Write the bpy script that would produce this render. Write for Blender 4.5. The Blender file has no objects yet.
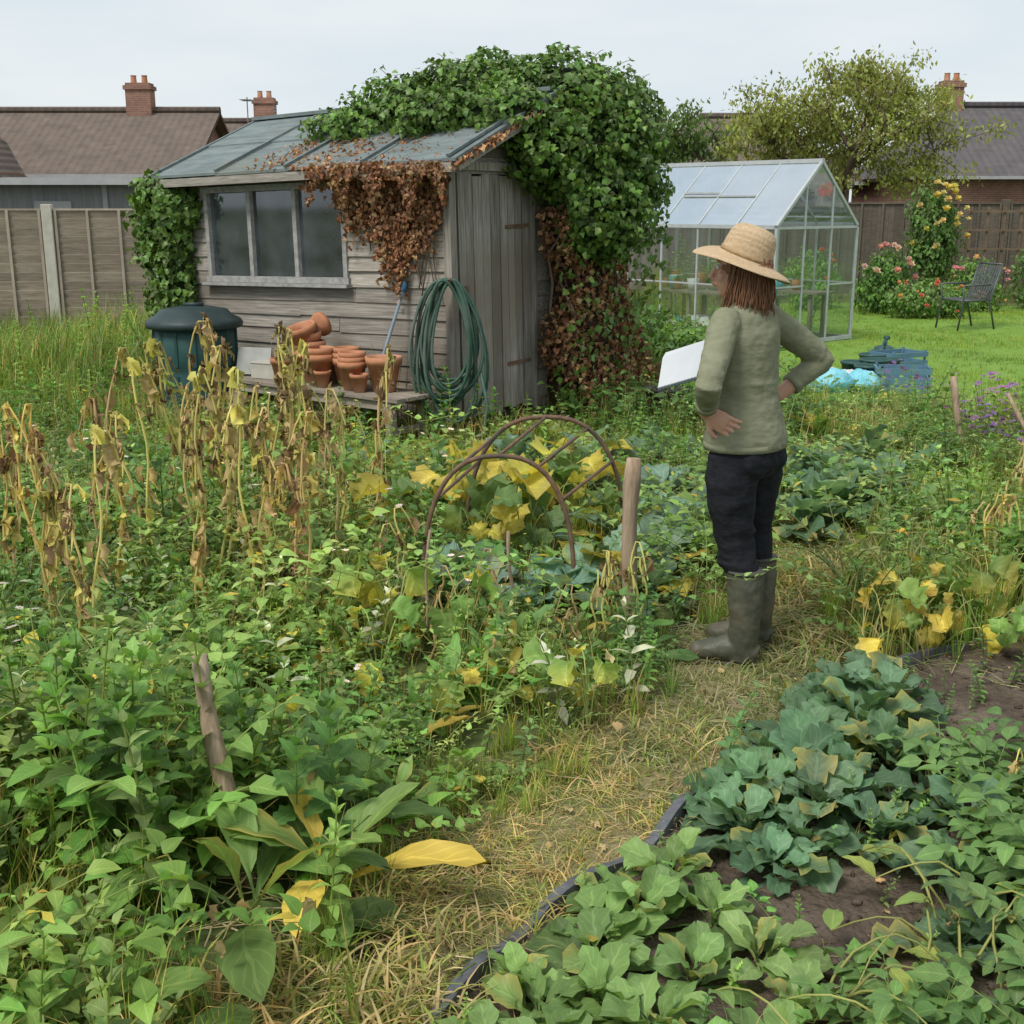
import bpy, math, random
import numpy as np
from mathutils import Vector, Matrix
random.seed(5)
R = np.random.RandomState(11)
PI = math.pi
scene = bpy.context.scene
COL = scene.collection

# ------------------------------------------------------------------ materials
def newmat(name):
    m = bpy.data.materials.new(name); m.use_nodes = True
    nt = m.node_tree
    for n in list(nt.nodes): nt.nodes.remove(n)
    out = nt.nodes.new('ShaderNodeOutputMaterial')
    p = nt.nodes.new('ShaderNodeBsdfPrincipled')
    nt.links.new(p.outputs[0], out.inputs[0])
    return m, nt, p, out

def noisemat(name, c1, c2, scale=8, stretch=(1,1,1), rough=.8, bump=.3, bscale=None, metal=0, c3=None, spec=.3, island=0.0, dist=.01):
    m, nt, p, out = newmat(name)
    L = nt.links.new
    tc = nt.nodes.new('ShaderNodeTexCoord'); mp = nt.nodes.new('ShaderNodeMapping')
    mp.inputs['Scale'].default_value = stretch
    L(tc.outputs['Object'], mp.inputs[0])
    geo = nt.nodes.new('ShaderNodeNewGeometry')
    vm = nt.nodes.new('ShaderNodeVectorMath'); vm.operation='SCALE'; vm.inputs['Scale'].default_value=13.0
    cx = nt.nodes.new('ShaderNodeCombineXYZ')
    for i in range(3): L(geo.outputs['Random Per Island'], cx.inputs[i])
    L(cx.outputs[0], vm.inputs[0])
    va = nt.nodes.new('ShaderNodeVectorMath'); va.operation='ADD'
    L(mp.outputs[0], va.inputs[0]); L(vm.outputs[0], va.inputs[1])
    n = nt.nodes.new('ShaderNodeTexNoise'); n.inputs['Scale'].default_value=scale; n.inputs['Detail'].default_value=6; n.inputs['Roughness'].default_value=.65
    L(va.outputs[0], n.inputs['Vector'])
    r = nt.nodes.new('ShaderNodeValToRGB')
    r.color_ramp.elements[0].position=.3; r.color_ramp.elements[1].position=.7
    r.color_ramp.elements[0].color=(*c1,1); r.color_ramp.elements[1].color=(*c2,1)
    L(n.outputs['Fac'], r.inputs[0])
    col = r.outputs[0]
    if c3 is not None:
        n3 = nt.nodes.new('ShaderNodeTexNoise'); n3.inputs['Scale'].default_value=scale*.23; n3.inputs['Detail'].default_value=4
        L(tc.outputs['Object'], n3.inputs['Vector'])
        r3 = nt.nodes.new('ShaderNodeValToRGB'); r3.color_ramp.elements[0].position=.48; r3.color_ramp.elements[1].position=.64
        L(n3.outputs['Fac'], r3.inputs[0])
        mx = nt.nodes.new('ShaderNodeMixRGB'); L(r3.outputs[0], mx.inputs[0]); L(col, mx.inputs[1]); mx.inputs[2].default_value=(*c3,1)
        col = mx.outputs[0]
    if island>0:
        mr = nt.nodes.new('ShaderNodeMapRange'); mr.inputs[3].default_value=1-island; mr.inputs[4].default_value=1+island*.6
        L(geo.outputs['Random Per Island'], mr.inputs[0])
        hs = nt.nodes.new('ShaderNodeVectorMath'); hs.operation='SCALE'
        L(col, hs.inputs[0]); L(mr.outputs[0], hs.inputs['Scale']); col = hs.outputs[0]
    L(col, p.inputs['Base Color'])
    p.inputs['Roughness'].default_value=rough; p.inputs['Metallic'].default_value=metal
    p.inputs['Specular IOR Level'].default_value=spec
    if bump>0:
        n2=n
        if bscale:
            n2 = nt.nodes.new('ShaderNodeTexNoise'); n2.inputs['Scale'].default_value=bscale; n2.inputs['Detail'].default_value=5
            L(va.outputs[0], n2.inputs['Vector'])
        b = nt.nodes.new('ShaderNodeBump'); b.inputs['Strength'].default_value=bump; b.inputs['Distance'].default_value=dist
        L(n2.outputs['Fac'], b.inputs['Height']); L(b.outputs[0], p.inputs['Normal'])
    return m

def foliage_mat(name, rough=.5, trans=.28, spec=.35, vein=.35, gain=(1,1,1)):
    m, nt, p, out = newmat(name); L = nt.links.new
    a = nt.nodes.new('ShaderNodeAttribute'); a.attribute_name='col'
    u = nt.nodes.new('ShaderNodeAttribute'); u.attribute_name='luv'
    sp = nt.nodes.new('ShaderNodeSeparateXYZ'); L(u.outputs['Vector'], sp.inputs[0])
    def mth(op, i0, i1=None, v1=None):
        n = nt.nodes.new('ShaderNodeMath'); n.operation=op
        L(i0, n.inputs[0])
        if i1 is not None: L(i1, n.inputs[1])
        if v1 is not None: n.inputs[1].default_value=v1
        return n.outputs[0]
    ax = mth('ABSOLUTE', sp.outputs[0])
    mid = mth('LESS_THAN', ax, v1=.07)
    sv = mth('SUBTRACT', mth('MULTIPLY', sp.outputs[1], v1=46.0), mth('MULTIPLY', ax, v1=14.0))
    sv = mth('GREATER_THAN', mth('SINE', sv), v1=.86)
    sv = mth('MULTIPLY', sv, v1=.55)
    ve = mth('MULTIPLY', mth('MULTIPLY', mth('MAXIMUM', mid, sv), sp.outputs[2]), v1=vein)
    ga = nt.nodes.new('ShaderNodeVectorMath'); ga.operation='MULTIPLY'; L(a.outputs['Color'],ga.inputs[0]); ga.inputs[1].default_value=gain
    light = nt.nodes.new('ShaderNodeVectorMath'); light.operation='MULTIPLY_ADD'
    L(ga.outputs[0], light.inputs[0]); light.inputs[1].default_value=(1.5,1.4,1.5); light.inputs[2].default_value=(.08,.09,.04)
    mx = nt.nodes.new('ShaderNodeMixRGB'); L(ve, mx.inputs[0]); L(ga.outputs[0], mx.inputs[1]); L(light.outputs[0], mx.inputs[2])
    L(mx.outputs[0], p.inputs['Base Color'])
    p.inputs['Roughness'].default_value=rough; p.inputs['Specular IOR Level'].default_value=spec
    t = nt.nodes.new('ShaderNodeBsdfTranslucent')
    tr = nt.nodes.new('ShaderNodeVectorMath'); tr.operation='MULTIPLY'; L(mx.outputs[0], tr.inputs[0]); tr.inputs[1].default_value=(1.6,1.5,.9)
    L(tr.outputs[0], t.inputs['Color'])
    ms = nt.nodes.new('ShaderNodeMixShader'); ms.inputs[0].default_value=trans
    L(p.outputs[0], ms.inputs[1]); L(t.outputs[0], ms.inputs[2]); L(ms.outputs[0], out.inputs[0])
    return m
FOL = foliage_mat('foliage', rough=.5, trans=.33, spec=.3, vein=.45, gain=(2.15,1.92,1.75))
FOLD = foliage_mat('dry_foliage', rough=.85, trans=.22, spec=.1, vein=.2, gain=(1.5,1.47,1.38))
IVY = foliage_mat('ivy_leaf', rough=.42, trans=.2, spec=.35, gain=(1.95,1.75,1.55))

def gz(x,y):
    x=np.asarray(x,float); y=np.asarray(y,float)
    f = np.clip((26-y)/6,0,1)*np.clip((14-np.abs(x))/4,0,1)
    return f*(.03*np.sin(1.3*x+.5)*np.cos(.9*y)+.012*np.sin(3.1*x+1.7*y))

class Buf:
    def __init__(s): s.V=[];s.F=[];s.U=[];s.C=[];s.n=0
    def add(s,V,F,U,C):
        s.V.append(np.asarray(V,np.float32)); s.F.append(np.asarray(F,np.int64)+s.n); s.U.append(np.asarray(U,np.float32)); s.C.append(np.asarray(C,np.float32)); s.n+=len(V)
    def tmpl(s): return tuple(np.concatenate(a) for a in (s.V,s.F,s.U,s.C))
    def part(s,tp,Rm,t,sc=1.0,tint=None):
        V,F,U,C=tp; s.add((V*sc)@np.asarray(Rm).T+np.asarray(t),F,U,C if tint is None else C*np.asarray(tint))
    def inst(s,tmpls,P,Rm,S,tint):
        N=len(P)
        if N==0: return
        ch=R.randint(0,len(tmpls),N)
        for k,(V,F,U,C) in enumerate(tmpls):
            ix=np.where(ch==k)[0]
            if len(ix)==0: continue
            vv=np.einsum('nij,vj->nvi',Rm[ix],V)*S[ix][:,None,None]+P[ix][:,None,:]
            nv=len(V)
            ff=(F[None]+ (np.arange(len(ix))*nv)[:,None,None]).reshape(-1,4)
            cc=np.clip(C[None]*tint[ix][:,None,:],0,1).reshape(-1,3)
            s.add(vv.reshape(-1,3),ff,np.tile(U,(len(ix),1)),cc)
    def obj(s,name,mat,parent=None,smooth=True):
        V,F,U,C=s.tmpl()
        me=bpy.data.meshes.new(name)
        nv,nf=len(V),len(F)
        me.vertices.add(nv); me.vertices.foreach_set('co',V.astype(np.float32).ravel())
        me.loops.add(nf*4); me.loops.foreach_set('vertex_index',F.astype(np.int32).ravel())
        me.polygons.add(nf); me.polygons.foreach_set('loop_start',(np.arange(nf)*4).astype(np.int32))
        if smooth: me.polygons.foreach_set('use_smooth',np.ones(nf,bool))
        me.update(calc_edges=True)
        a=me.attributes.new('col','FLOAT_COLOR','POINT'); a.data.foreach_set('color',np.concatenate([C,np.ones((nv,1))],1).astype(np.float32).ravel())
        a=me.attributes.new('luv','FLOAT_VECTOR','POINT'); a.data.foreach_set('vector',U.astype(np.float32).ravel())
        me.materials.append(mat)
        o=bpy.data.objects.new(name,me); COL.objects.link(o)
        if parent: o.parent=parent
        return o

PROF={'ovate':([0,.1,.3,.6,.85,1],[.05,.6,1,.75,.35,0]),
 'lance':([0,.2,.5,.8,1],[.2,.8,1,.6,0]),
 'spat':([0,.28,.4,.6,.8,.94,1],[.07,.09,.6,1,.95,.55,.0]),
 'heart':([0,.04,.2,.45,.8,1],[.15,.85,1,.85,.3,0]),
 'round':([0,.05,.25,.5,.75,.93,1],[.2,.75,1.0,1.0,.8,.4,0])}
def leaf(L,W,n=4,m=1,prof='ovate',serr=0,fold=.25,curl=.7,wave=0,col=(.06,.14,.03),colt=None,crump=0,twist=0,edge=None):
    v=np.linspace(0,1,n+1); u=np.linspace(-1,1,2*m+1)
    w=np.interp(v,*PROF[prof])
    if serr: w=w*(1+serr*np.where(np.arange(n+1)%2==0,-1,1))
    ang=-curl*v; dy=np.cos(ang)*L/n; dz=np.sin(ang)*L/n
    cy=np.concatenate([[0],np.cumsum(dy[:-1])]); cz=np.concatenate([[0],np.cumsum(dz[:-1])])
    UU,VV=np.meshgrid(u,v)
    X=UU*(w*W/2)[:,None]
    lift=np.abs(X)*fold+wave*np.sin(VV*19+np.sign(UU)*1.3+random.random()*6)*np.abs(UU)*w[:,None]*W
    Y=cy[:,None]-lift*np.sin(ang)[:,None]; Z=cz[:,None]+lift*np.cos(ang)[:,None]
    if twist:
        t=twist*VV; X,Z2=X*np.cos(t)-(Z-cz[:,None])*np.sin(t), X*np.sin(t)+(Z-cz[:,None])*np.cos(t); Z=Z2+cz[:,None]
    P=np.stack([X,Y,Z],-1).reshape(-1,3)
    if crump: P=P+R.normal(0,crump,P.shape)
    k=2*m+1; F=[]
    for i in range(n):
        for j in range(2*m):
            a=i*k+j; F.append((a,a+1,a+k+1,a+k))
    U=np.stack([UU,VV,np.ones_like(UU)],-1).reshape(-1,3)
    c=np.array(col)[None]*R.uniform(.88,1.12,(len(P),1))
    if colt is not None:
        t=(VV.reshape(-1,1))**1.3; c=c*(1-t)+np.array(colt)*t
    if edge is not None:
        t=np.abs(UU).reshape(-1,1)**2*.8; c=c*(1-t)+np.array(edge)*t
    return P,np.array(F),U,c
def blade(L,W,n=3,curl=.8,col=(.1,.2,.03),colt=None,twist=0):
    v=np.linspace(0,1,n+1); w=np.interp(v,[0,.4,1],[1,.8,.05])*W/2
    ang=PI/2-curl*v**1.2; cy=np.concatenate([[0],np.cumsum(np.cos(ang[:-1])*L/n)]); cz=np.concatenate([[0],np.cumsum(np.sin(ang[:-1])*L/n)])
    P=np.stack([np.stack([-w*np.cos(twist*v),cy-w*np.sin(twist*v),cz],-1),np.stack([w*np.cos(twist*v),cy+w*np.sin(twist*v),cz],-1)],1).reshape(-1,3)
    F=[(2*i,2*i+1,2*i+3,2*i+2) for i in range(n)]
    U=np.zeros((len(P),3)); c=np.array(col)[None]*np.ones((len(P),1))
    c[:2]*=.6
    if colt is not None: c[-4:]=np.array(colt)
    return P,np.array(F),U,c
def stem(pts,r0,r1,col,k=4):
    pts=np.array(pts,float); n=len(pts); V=[]
    for i,p in enumerate(pts):
        t=pts[min(i+1,n-1)]-pts[max(i-1,0)]; t/=np.linalg.norm(t)+1e-9
        a=np.cross(t,[.3,.9,.1]); a/=np.linalg.norm(a)+1e-9; b=np.cross(t,a); r=r0+(r1-r0)*i/(n-1)
        for j in range(k):
            q=2*PI*j/k; V.append(p+r*(math.cos(q)*a+math.sin(q)*b))
    F=[(i*k+j,i*k+(j+1)%k,(i+1)*k+(j+1)%k,(i+1)*k+j) for i in range(n-1) for j in range(k)]
    V=np.array(V); return V,np.array(F),np.zeros((len(V),3)),np.array(col)[None]*np.ones((len(V),1))
def rot(yaw,pitch=0,roll=0):
    cy,sy=math.cos(yaw),math.sin(yaw);cp,sp=math.cos(pitch),math.sin(pitch);cr,sr=math.cos(roll),math.sin(roll)
    return np.array([[cy,-sy,0],[sy,cy,0],[0,0,1]])@np.array([[1,0,0],[0,cp,-sp],[0,sp,cp]])@np.array([[cr,0,sr],[0,1,0],[-sr,0,cr]])
U_=lambda a,b: a+(b-a)*random.random()
YEL=(.27,.25,.05)
def t_nettle(h=.45,n=8,LL=.09,WW=.05,col=(.05,.13,.025),serr=.12,prof='ovate',ln=6,top=1.2,stemcol=(.09,.15,.04),pair=2,curl=.9,yellow=0):
    b=Buf(); lx,ly=U_(-.1,.1),U_(-.1,.1)
    f=lambda q: np.array([lx*q*q,ly*q*q,h*q])
    b.add(*stem([f(q) for q in np.linspace(0,1,5)],.0035,.0018,stemcol))
    y0=U_(0,3)
    for i in range(n):
        q=.12+.88*(i/(n-1))**.9; s=LL*(np.interp(q,[0,.3,.65,1],[.7,1,.9,.45]))
        for k in range(pair):
            cc=np.array(col)*U_(.65,1.3)*(1+.8*max(0,q-.6))
            if random.random()<yellow: cc=np.array(YEL)*U_(.6,1)
            tp=leaf(s*U_(.85,1.15),s*WW/LL*U_(.85,1.1),ln,1,prof,serr,U_(.15,.4),curl*U_(.6,1.3),0,cc)
            b.part(tp,rot(y0+i*1.57*(1 if pair==2 else 1.53)+k*2*PI/pair+U_(-.25,.25),np.interp(q,[0,.5,1],[-.1,.35,top])+U_(-.2,.2),U_(-.3,.3)),f(q))
    return b.tmpl()
def t_rosette(k=10,LL=.28,WW=.13,col=(.06,.13,.07),p0=.35,p1=1.25,curl=1.0,wave=.05,prof='spat',n=9,m=2,yellow=.0,serr=0,crump=0):
    b=Buf()
    for i in range(k):
        q=i/(k-1); s=LL*U_(.75,1.15)*(1-.4*q); cc=np.array(col)*U_(.65,1.3)*(.8+.5*q); ed=None
        if random.random()<yellow: cc=np.array(YEL)*U_(.6,1)
        elif random.random()<.12: ed=(.20,.20,.06)
        tp=leaf(s,s*WW/LL*U_(.8,1.15),n,m,prof,serr,U_(.05,.5),curl*U_(.6,1.4),wave,cc,crump=crump,edge=ed)
        b.part(tp,rot(i*2.4+U_(-.3,.3),p0+(p1-p0)*q+U_(-.2,.2),U_(-.45,.45)),(U_(-.015,.015),U_(-.015,.015),.01+.05*q))
    return b.tmpl()
def t_grass(k=12,L=.3,W=.007,col=(.1,.19,.03),spread=.04,dry=.15):
    b=Buf()
    for i in range(k):
        cc=np.array(col)*U_(.6,1.35); ct=None
        if random.random()<dry: cc=np.array((.28,.24,.11))*U_(.6,1.1)
        elif random.random()<.25: ct=(.22,.20,.07)
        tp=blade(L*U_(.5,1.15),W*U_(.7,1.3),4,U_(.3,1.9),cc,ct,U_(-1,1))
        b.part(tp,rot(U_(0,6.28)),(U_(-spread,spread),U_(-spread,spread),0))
    return b.tmpl()
def t_seed(h=.6,col=(.27,.23,.12)):
    b=Buf()
    for i in range(3):
        dx,dy=U_(-.12,.12),U_(-.12,.12); hh=h*U_(.7,1.1); Pn=[np.array([dx*q*q,dy*q*q,hh*q]) for q in np.linspace(0,1,6)]
        b.add(*stem(Pn,.0016,.0009,np.array(col)*U_(.7,1.1),3))
        for j in range(16):
            q=U_(.74,1); p=np.array([dx*q*q,dy*q*q,hh*q]); b.part(leaf(.016,.005,2,1,'lance',0,0,.3,0,np.array(col)*U_(.7,1.3)),rot(U_(0,6.28),U_(.5,1.2)),p)
    return b.tmpl()
def t_pinnate(k=5,L=.35,ll=.05,col=(.07,.15,.035),n=5,arch=1.0,prof='ovate',yel=.0,w=.62,pc=(.12,.18,.06),ln=4):
    b=Buf()
    for i in range(k):
        yaw=i*2*PI/k+U_(-.4,.4); Ls=L*U_(.7,1.15); a0=U_(.9,1.45)
        pts=[np.zeros(3)]; a=a0
        for j in range(7):
            pts.append(pts[-1]+np.array([0,math.cos(a),math.sin(a)])*Ls/7); a-=arch/7
        Rz=rot(yaw); pts=[Rz@p for p in pts]
        b.add(*stem(pts,.003,.0012,pc,3))
        for j in range(2,8):
            for sd in ((-1,1) if j<7 else (0,)):
                cc=np.array(col)*U_(.65,1.35)
                if random.random()<yel: cc=np.array(YEL)*U_(.6,1)
                s=ll*U_(.75,1.2)*(1.25 if sd==0 else 1)
                b.part(leaf(s,s*w,ln,1,prof,0,U_(.1,.5),U_(.3,1.1),0,cc),rot(yaw-sd*U_(.9,1.4),U_(-.2,.5),U_(-.4,.4)),pts[j])
    return b.tmpl()
def t_vine(L=.8,col=(.08,.17,.04),ls=.055,h=.25,prof='heart',yel=.03):
    b=Buf(); n=14; p=np.array([0,0,U_(.05,h)]); a=U_(0,6.28); pts=[p]
    for i in range(n):
        a+=U_(-.5,.5); p=p+np.array([math.cos(a)*L/n,math.sin(a)*L/n,U_(-.035,.04)]); p[2]=max(p[2],.02); pts.append(p)
    b.add(*stem(pts,.002,.001,(.16,.2,.07),3))
    for i in range(1,n+1):
        for _ in range(2):
            cc=np.array(col)*U_(.7,1.3)
            if random.random()<yel: cc=np.array(YEL)
            s=ls*U_(.6,1.2); b.part(leaf(s,s*.75,5,1,prof,0,U_(.1,.5),U_(.2,1),0,cc),rot(U_(0,6.28),U_(-.1,1.0),U_(-.4,.4)),pts[i]+np.array([U_(-.01,.01),U_(-.01,.01),U_(0,.02)]))
    return b.tmpl()
def t_squash(k=6,h=.32,s=.15,col=(.1,.18,.05),yel=.5):
    b=Buf()
    for i in range(k):
        yaw=U_(0,6.28); hh=h*U_(.4,1.1); r=U_(.05,.22)
        pts=[np.array([0,r*q,hh*(1-(1-q)**2)]) for q in np.linspace(0,1,5)]; pts=[rot(yaw)@p for p in pts]
        b.add(*stem(pts,.0045,.003,(.2,.24,.09),4))
        y=random.random()<yel
        cc=np.array((.33,.32,.055) if y else col)*U_(.75,1.1); ct=(.20,.155,.06) if y and random.random()<.3 else ((.26,.26,.06) if random.random()<.3 else None)
        ss=s*U_(.5,1.1)
        b.part(leaf(ss,ss*1.0,9,3,'round',.13,U_(.2,.9),U_(.8,2.2),.10,cc,ct,crump=.004,edge=(.24,.22,.06) if y else None),rot(yaw+U_(-1,1),U_(-1.1,.4),U_(-.6,.6)),pts[-1])
    return b.tmpl()
def t_bean(h=1.0,dens=1.0):
    b=Buf(); 
    for sidx in range(random.choice([2,2,3])):
        a=U_(0,6); pts=[]; x=U_(-.03,.03);y=U_(-.03,.03); dx,dy=U_(-.06,.06),U_(-.06,.06)
        hh=h*U_(.7,1.08)
        for q in np.linspace(0,1,12):
            pts.append(np.array([x+dx*q+.016*math.sin(a+q*11),y+dy*q+.016*math.cos(a+q*11),hh*q]))
        tip=pts[-1]; d=rot(U_(0,6.28))@np.array([0,1,0])
        for q in (1,2,3): pts.append(tip+d*.03*q+np.array([0,0,.02-.02*q*q]))
        sc_=np.array(random.choice([(.44,.39,.14),(.42,.36,.17),(.38,.31,.15),(.43,.41,.16)]))
        b.add(*stem(pts,.0074,.0038,sc_,5))
        for i in range(int(14*dens)):
            k_=min(len(pts)-1,int(3+ (len(pts)-3)*random.random()**.9)); p=pts[k_]
            t=random.random()
            if t<.28: cc=np.array((.20,.135,.08)); 
            elif t<.70: cc=np.array((.35,.27,.14))
            elif t<.92: cc=np.array((.42,.38,.12))
            else: cc=np.array((.20,.27,.08))
            cc=cc*U_(.6,1.2); s=U_(.035,.105)
            b.part(leaf(s,s*U_(.2,.55),6,1,'ovate',.15,U_(.4,1.8),U_(.4,2.6),.05,cc,crump=.006,twist=U_(-3,3)),rot(U_(0,6.28),U_(-1.55,-.6),U_(-1,1)),p+R.normal(0,.01,3))
            if random.random()<.55:
                b.part(leaf(U_(.09,.16),.012,5,1,'lance',0,.3,.5,0,np.array((.44,.38,.16))*U_(.6,1.1)),rot(U_(0,6.28),U_(-1.5,-1.1)),p)
    return b.tmpl()
def t_flower(h=.3,pc=(.5,.5,.5),cc=(.35,.25,.03),s=.018,np_=8,heads=3):
    b=Buf()
    for k in range(heads):
        dx,dy=U_(-.07,.07),U_(-.07,.07); hh=h*U_(.7,1.1)
        b.add(*stem([(0,0,0),(dx*.5,dy*.5,hh*.6),(dx,dy,hh)],.0015,.001,(.1,.17,.04),3))
        rr=rot(U_(0,6.28),U_(-.7,.3))
        for i in range(np_):
            b.part(leaf(s,s*.6,2,1,'ovate',0,.1,.2,0,np.array(pc)*U_(.85,1.1)),rr@rot(i*2*PI/np_,.2),(dx,dy,hh))
        b.part(leaf(s*.5,s*.5,2,1,'round',0,0,0,0,cc),rr,np.array([dx,dy,hh+.002])-rr@np.array([0,s*.25,-.002]))
    return b.tmpl()
def leaft(L,W,n,prof,col,k=3,**kw):
    return [leaf(L,W,n,1,prof,col=np.array(col)*U_(.8,1.2),fold=U_(.1,.4),curl=U_(.2,1),**kw) for _ in range(k)]
def zrots(N,tilt=.15):
    return np.array([rot(U_(0,6.28),U_(-tilt,tilt),U_(-tilt,tilt)) for _ in range(N)]).reshape(-1,3,3)
def rrots(N):
    A=R.normal(0,1,(N,3)); return orient(A)
def orient(Nrm,down=(0,0,-1),jit=.5):
    n=np.asarray(Nrm,float); n=n/np.linalg.norm(n,axis=1,keepdims=True)
    d=np.tile(np.array(down,float),(len(n),1))+R.normal(0,jit,n.shape)
    d-= (d*n).sum(1,keepdims=True)*n; d/=np.linalg.norm(d,axis=1,keepdims=True)+1e-9
    x=np.cross(d,n)
    return np.stack([x,d,n],-1)
def tints(N,v=.2,hue=.08):
    b=1+R.uniform(-v,v,(N,1)); return b*(1+R.uniform(-hue,hue,(N,3)))

# ------------------------------------------------------------------ layout (world metres)
PATH=np.array([(-.5,1.2),(-.32,2.0),(-.2,2.5),(-.03,2.85),(.30,3.27),(.72,3.9),(.95,4.45),(1.3,5.2),(1.65,6.2),(2.1,7.6),(2.7,9.4),(3.2,10.6)])
def dpath(x,y):
    x=np.asarray(x);y=np.asarray(y); d=np.full(x.shape,99.)
    for a,b in zip(PATH[:-1],PATH[1:]):
        ab=b-a; t=np.clip(((x-a[0])*ab[0]+(y-a[1])*ab[1])/(ab@ab),0,1)
        d=np.minimum(d,np.hypot(x-a[0]-t*ab[0],y-a[1]-t*ab[1]))
    return d
EY=[1.2,2.0,2.34,2.7,3.0,3.275,3.98,4.3,4.55]; EX=[-.8,-.33,-.13,.1,.36,.56,1.07,1.4,1.9]
def inbed(x,y): return (x>np.interp(y,EY,EX)+.02)&(y<4.5)&(x<3.4)
SH_A=math.radians(-37.8); SHO=np.array([-2.90,10.90])
sx=np.array([math.cos(SH_A),math.sin(SH_A)]); sy=np.array([-sx[1],sx[0]])
def SL(x,y,z): return np.array([*(SHO+sx*x+sy*y),z])
def shedlocal(x,y):
    dx=x-SHO[0];dy=y-SHO[1]; return dx*sx[0]+dy*sx[1], dx*sy[0]+dy*sy[1]
GHO=np.array([3.18,14.8]); GL=np.array([-.66,.75]); GG=np.array([.75,.66])
def lawn_mask(x,y):
    w=.25*np.sin(x*1.3)+.15*np.sin(y*2.1)
    return (y>9.9+w+np.clip(4.2-x,0,3)*.6+np.clip(x-5,0,6)*.12)&(y<21.5+w)&(x>2.15+w*.5+(y-9.9)*.12)&(x<26)
def free(x,y):
    lx,ly=shedlocal(x,y)
    m=~((lx>-.1)&(lx<3.2)&(ly>-.05)&(ly<2.1))
    gx=(x-GHO[0])*GL[0]+(y-GHO[1])*GL[1]; gy=(x-GHO[0])*GG[0]+(y-GHO[1])*GG[1]
    m&=~((gx>-.1)&(gx<3.2)&(gy>-.1)&(gy<1.9))
    m&=np.hypot(x-.88,y-4.42)>.2; m&=np.hypot(x-.96,y-4.6)>.15; m&=np.hypot(x-.78,y-4.28)>.17; m&=np.hypot(x-.68,y-4.42)>.12
    m&=np.hypot(x+2.60,y-9.9)>.38
    return m
def wild(x,y): return free(x,y)&~inbed(x,y)&~lawn_mask(x,y)
def pn(x,y,s=1.0,o=0):
    return np.sin(x*2.1*s+o)+np.sin(y*1.7*s+1.3*o+.7*x*s)+np.sin((x+y)*3.3*s+2*o)
def pts(x0,x1,y0,y1,dens,mask,wedge=True):
    n=int((x1-x0)*(y1-y0)*dens); x=R.uniform(x0,x1,n);y=R.uniform(y0,y1,n)
    m=mask(x,y)
    if wedge: m&=np.abs(x)<.47*y+.7
    x,y=x[m],y[m]; return np.stack([x,y,gz(x,y)],1)
def scatter(buf,tm,P,s0,s1,tilt=.15,v=.28,hue=.1):
    N=len(P)
    if N==0: return
    S=R.uniform(s0,s1,N); x,y=P[:,0],P[:,1]; S=S*np.clip(.98+.16*pn(x,y,.9,4),.6,1.4)
    q=np.clip(.5*pn(x,y,.7,9)+.35*pn(x,y,2.6,1),-1.3,1.3)[:,None]
    T=tints(N,v,hue)*(1+q*np.array([[.20,.13,.05]]))
    buf.inst(tm,P,zrots(N,tilt),S,T)

L5=[(-.1,5.9,1.05),(.1,6.1,1.),(-.3,6.0,1.05),(.05,5.6,.95),(-.2,6.4,1.),(.3,6.4,.95),(-.05,6.2,1.05),(0.,5.75,1.),(-.15,5.5,.9),(.2,5.85,1.),(-.4,5.7,.95)]
L6=[(.30,5.2,1.05),(.45,5.45,1.1),(.68,5.5,1.1),(.8,5.75,1.1),(.55,5.85,1.1),(.18,5.02,1.),(-.12,4.98,1.1),(-.22,5.2,1.1),(.78,6.2,1.1),(-.35,7.4,1.2),(-.6,7.2,1.1),(-.1,7.0,1.1),(.4,7.0,1.2),(-.9,7.6,1.1),(.9,6.7,1.2),(-1.2,7.3,1.1),(.0,7.8,1.2),(.5,7.7,1.2),(.62,5.15,.9),(-.65,6.4,1.)]
L7=[(1.75,6.5,1.5),(2.0,6.7,1.6),(1.6,7.0,1.5),(1.9,7.3,1.6),(2.2,7.0,1.5),(2.3,7.7,1.6),(1.55,6.1,1.3),(1.4,7.6,1.5),(1.0,7.9,1.5),(2.6,7.4,1.3),(1.95,7.0,1.5)]
L4n=[(-.45,4.45,1.1),(-.3,4.5,1.),(-.1,3.85,.85),(.26,3.78,.75),(-.5,4.2,.9),(-.75,3.3,.8)]
CLR=np.array([(a,b,.16*c) for a,b,c in L5+L6+L7]+[(a,b-.08,.12*c) for a,b,c in L4n]+[(-.60,2.6,.17),(-.62,2.42,.15),(-.68,2.75,.11),(-.56,2.3,.10)])
def clr(x,y):
    m=np.ones(np.shape(x),bool)
    for a,b,r in CLR: m&=np.hypot(x-a,y-b+.05)>r
    return m|(R.rand(*np.shape(x))<.12)

nett=[t_nettle(U_(.38,.52),9,.1,.062,col=(.05,.112,.028),ln=8,serr=.16) for _ in range(6)]
nett2=[t_nettle(U_(.28,.42),9,.055,.03,col=(.085,.16,.04),serr=0,pair=3,yellow=.03) for _ in range(5)]
mint=[t_nettle(U_(.28,.4),9,.06,.036,col=(.08,.142,.05),serr=.1,ln=6,top=.9) for _ in range(4)]
silver=[t_nettle(U_(.3,.4),8,.07,.035,col=(.18,.23,.15),serr=.1,pair=2) for _ in range(3)]
pale=[t_nettle(U_(.3,.38),6,.085,.042,col=(.26,.30,.24),serr=.1,pair=2,ln=5) for _ in range(3)]
grassN=[t_grass(14,.3,.006,col=(.105,.18,.034),spread=.05,dry=.2) for _ in range(5)]
grassT=[t_grass(16,.48,.008,col=(.085,.16,.03),spread=.07,dry=.14) for _ in range(4)]
grassD=[t_grass(12,.34,.006,col=(.22,.23,.08),spread=.05,dry=.6) for _ in range(4)]
seed=[t_seed(U_(.5,.62)) for _ in range(4)]
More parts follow.
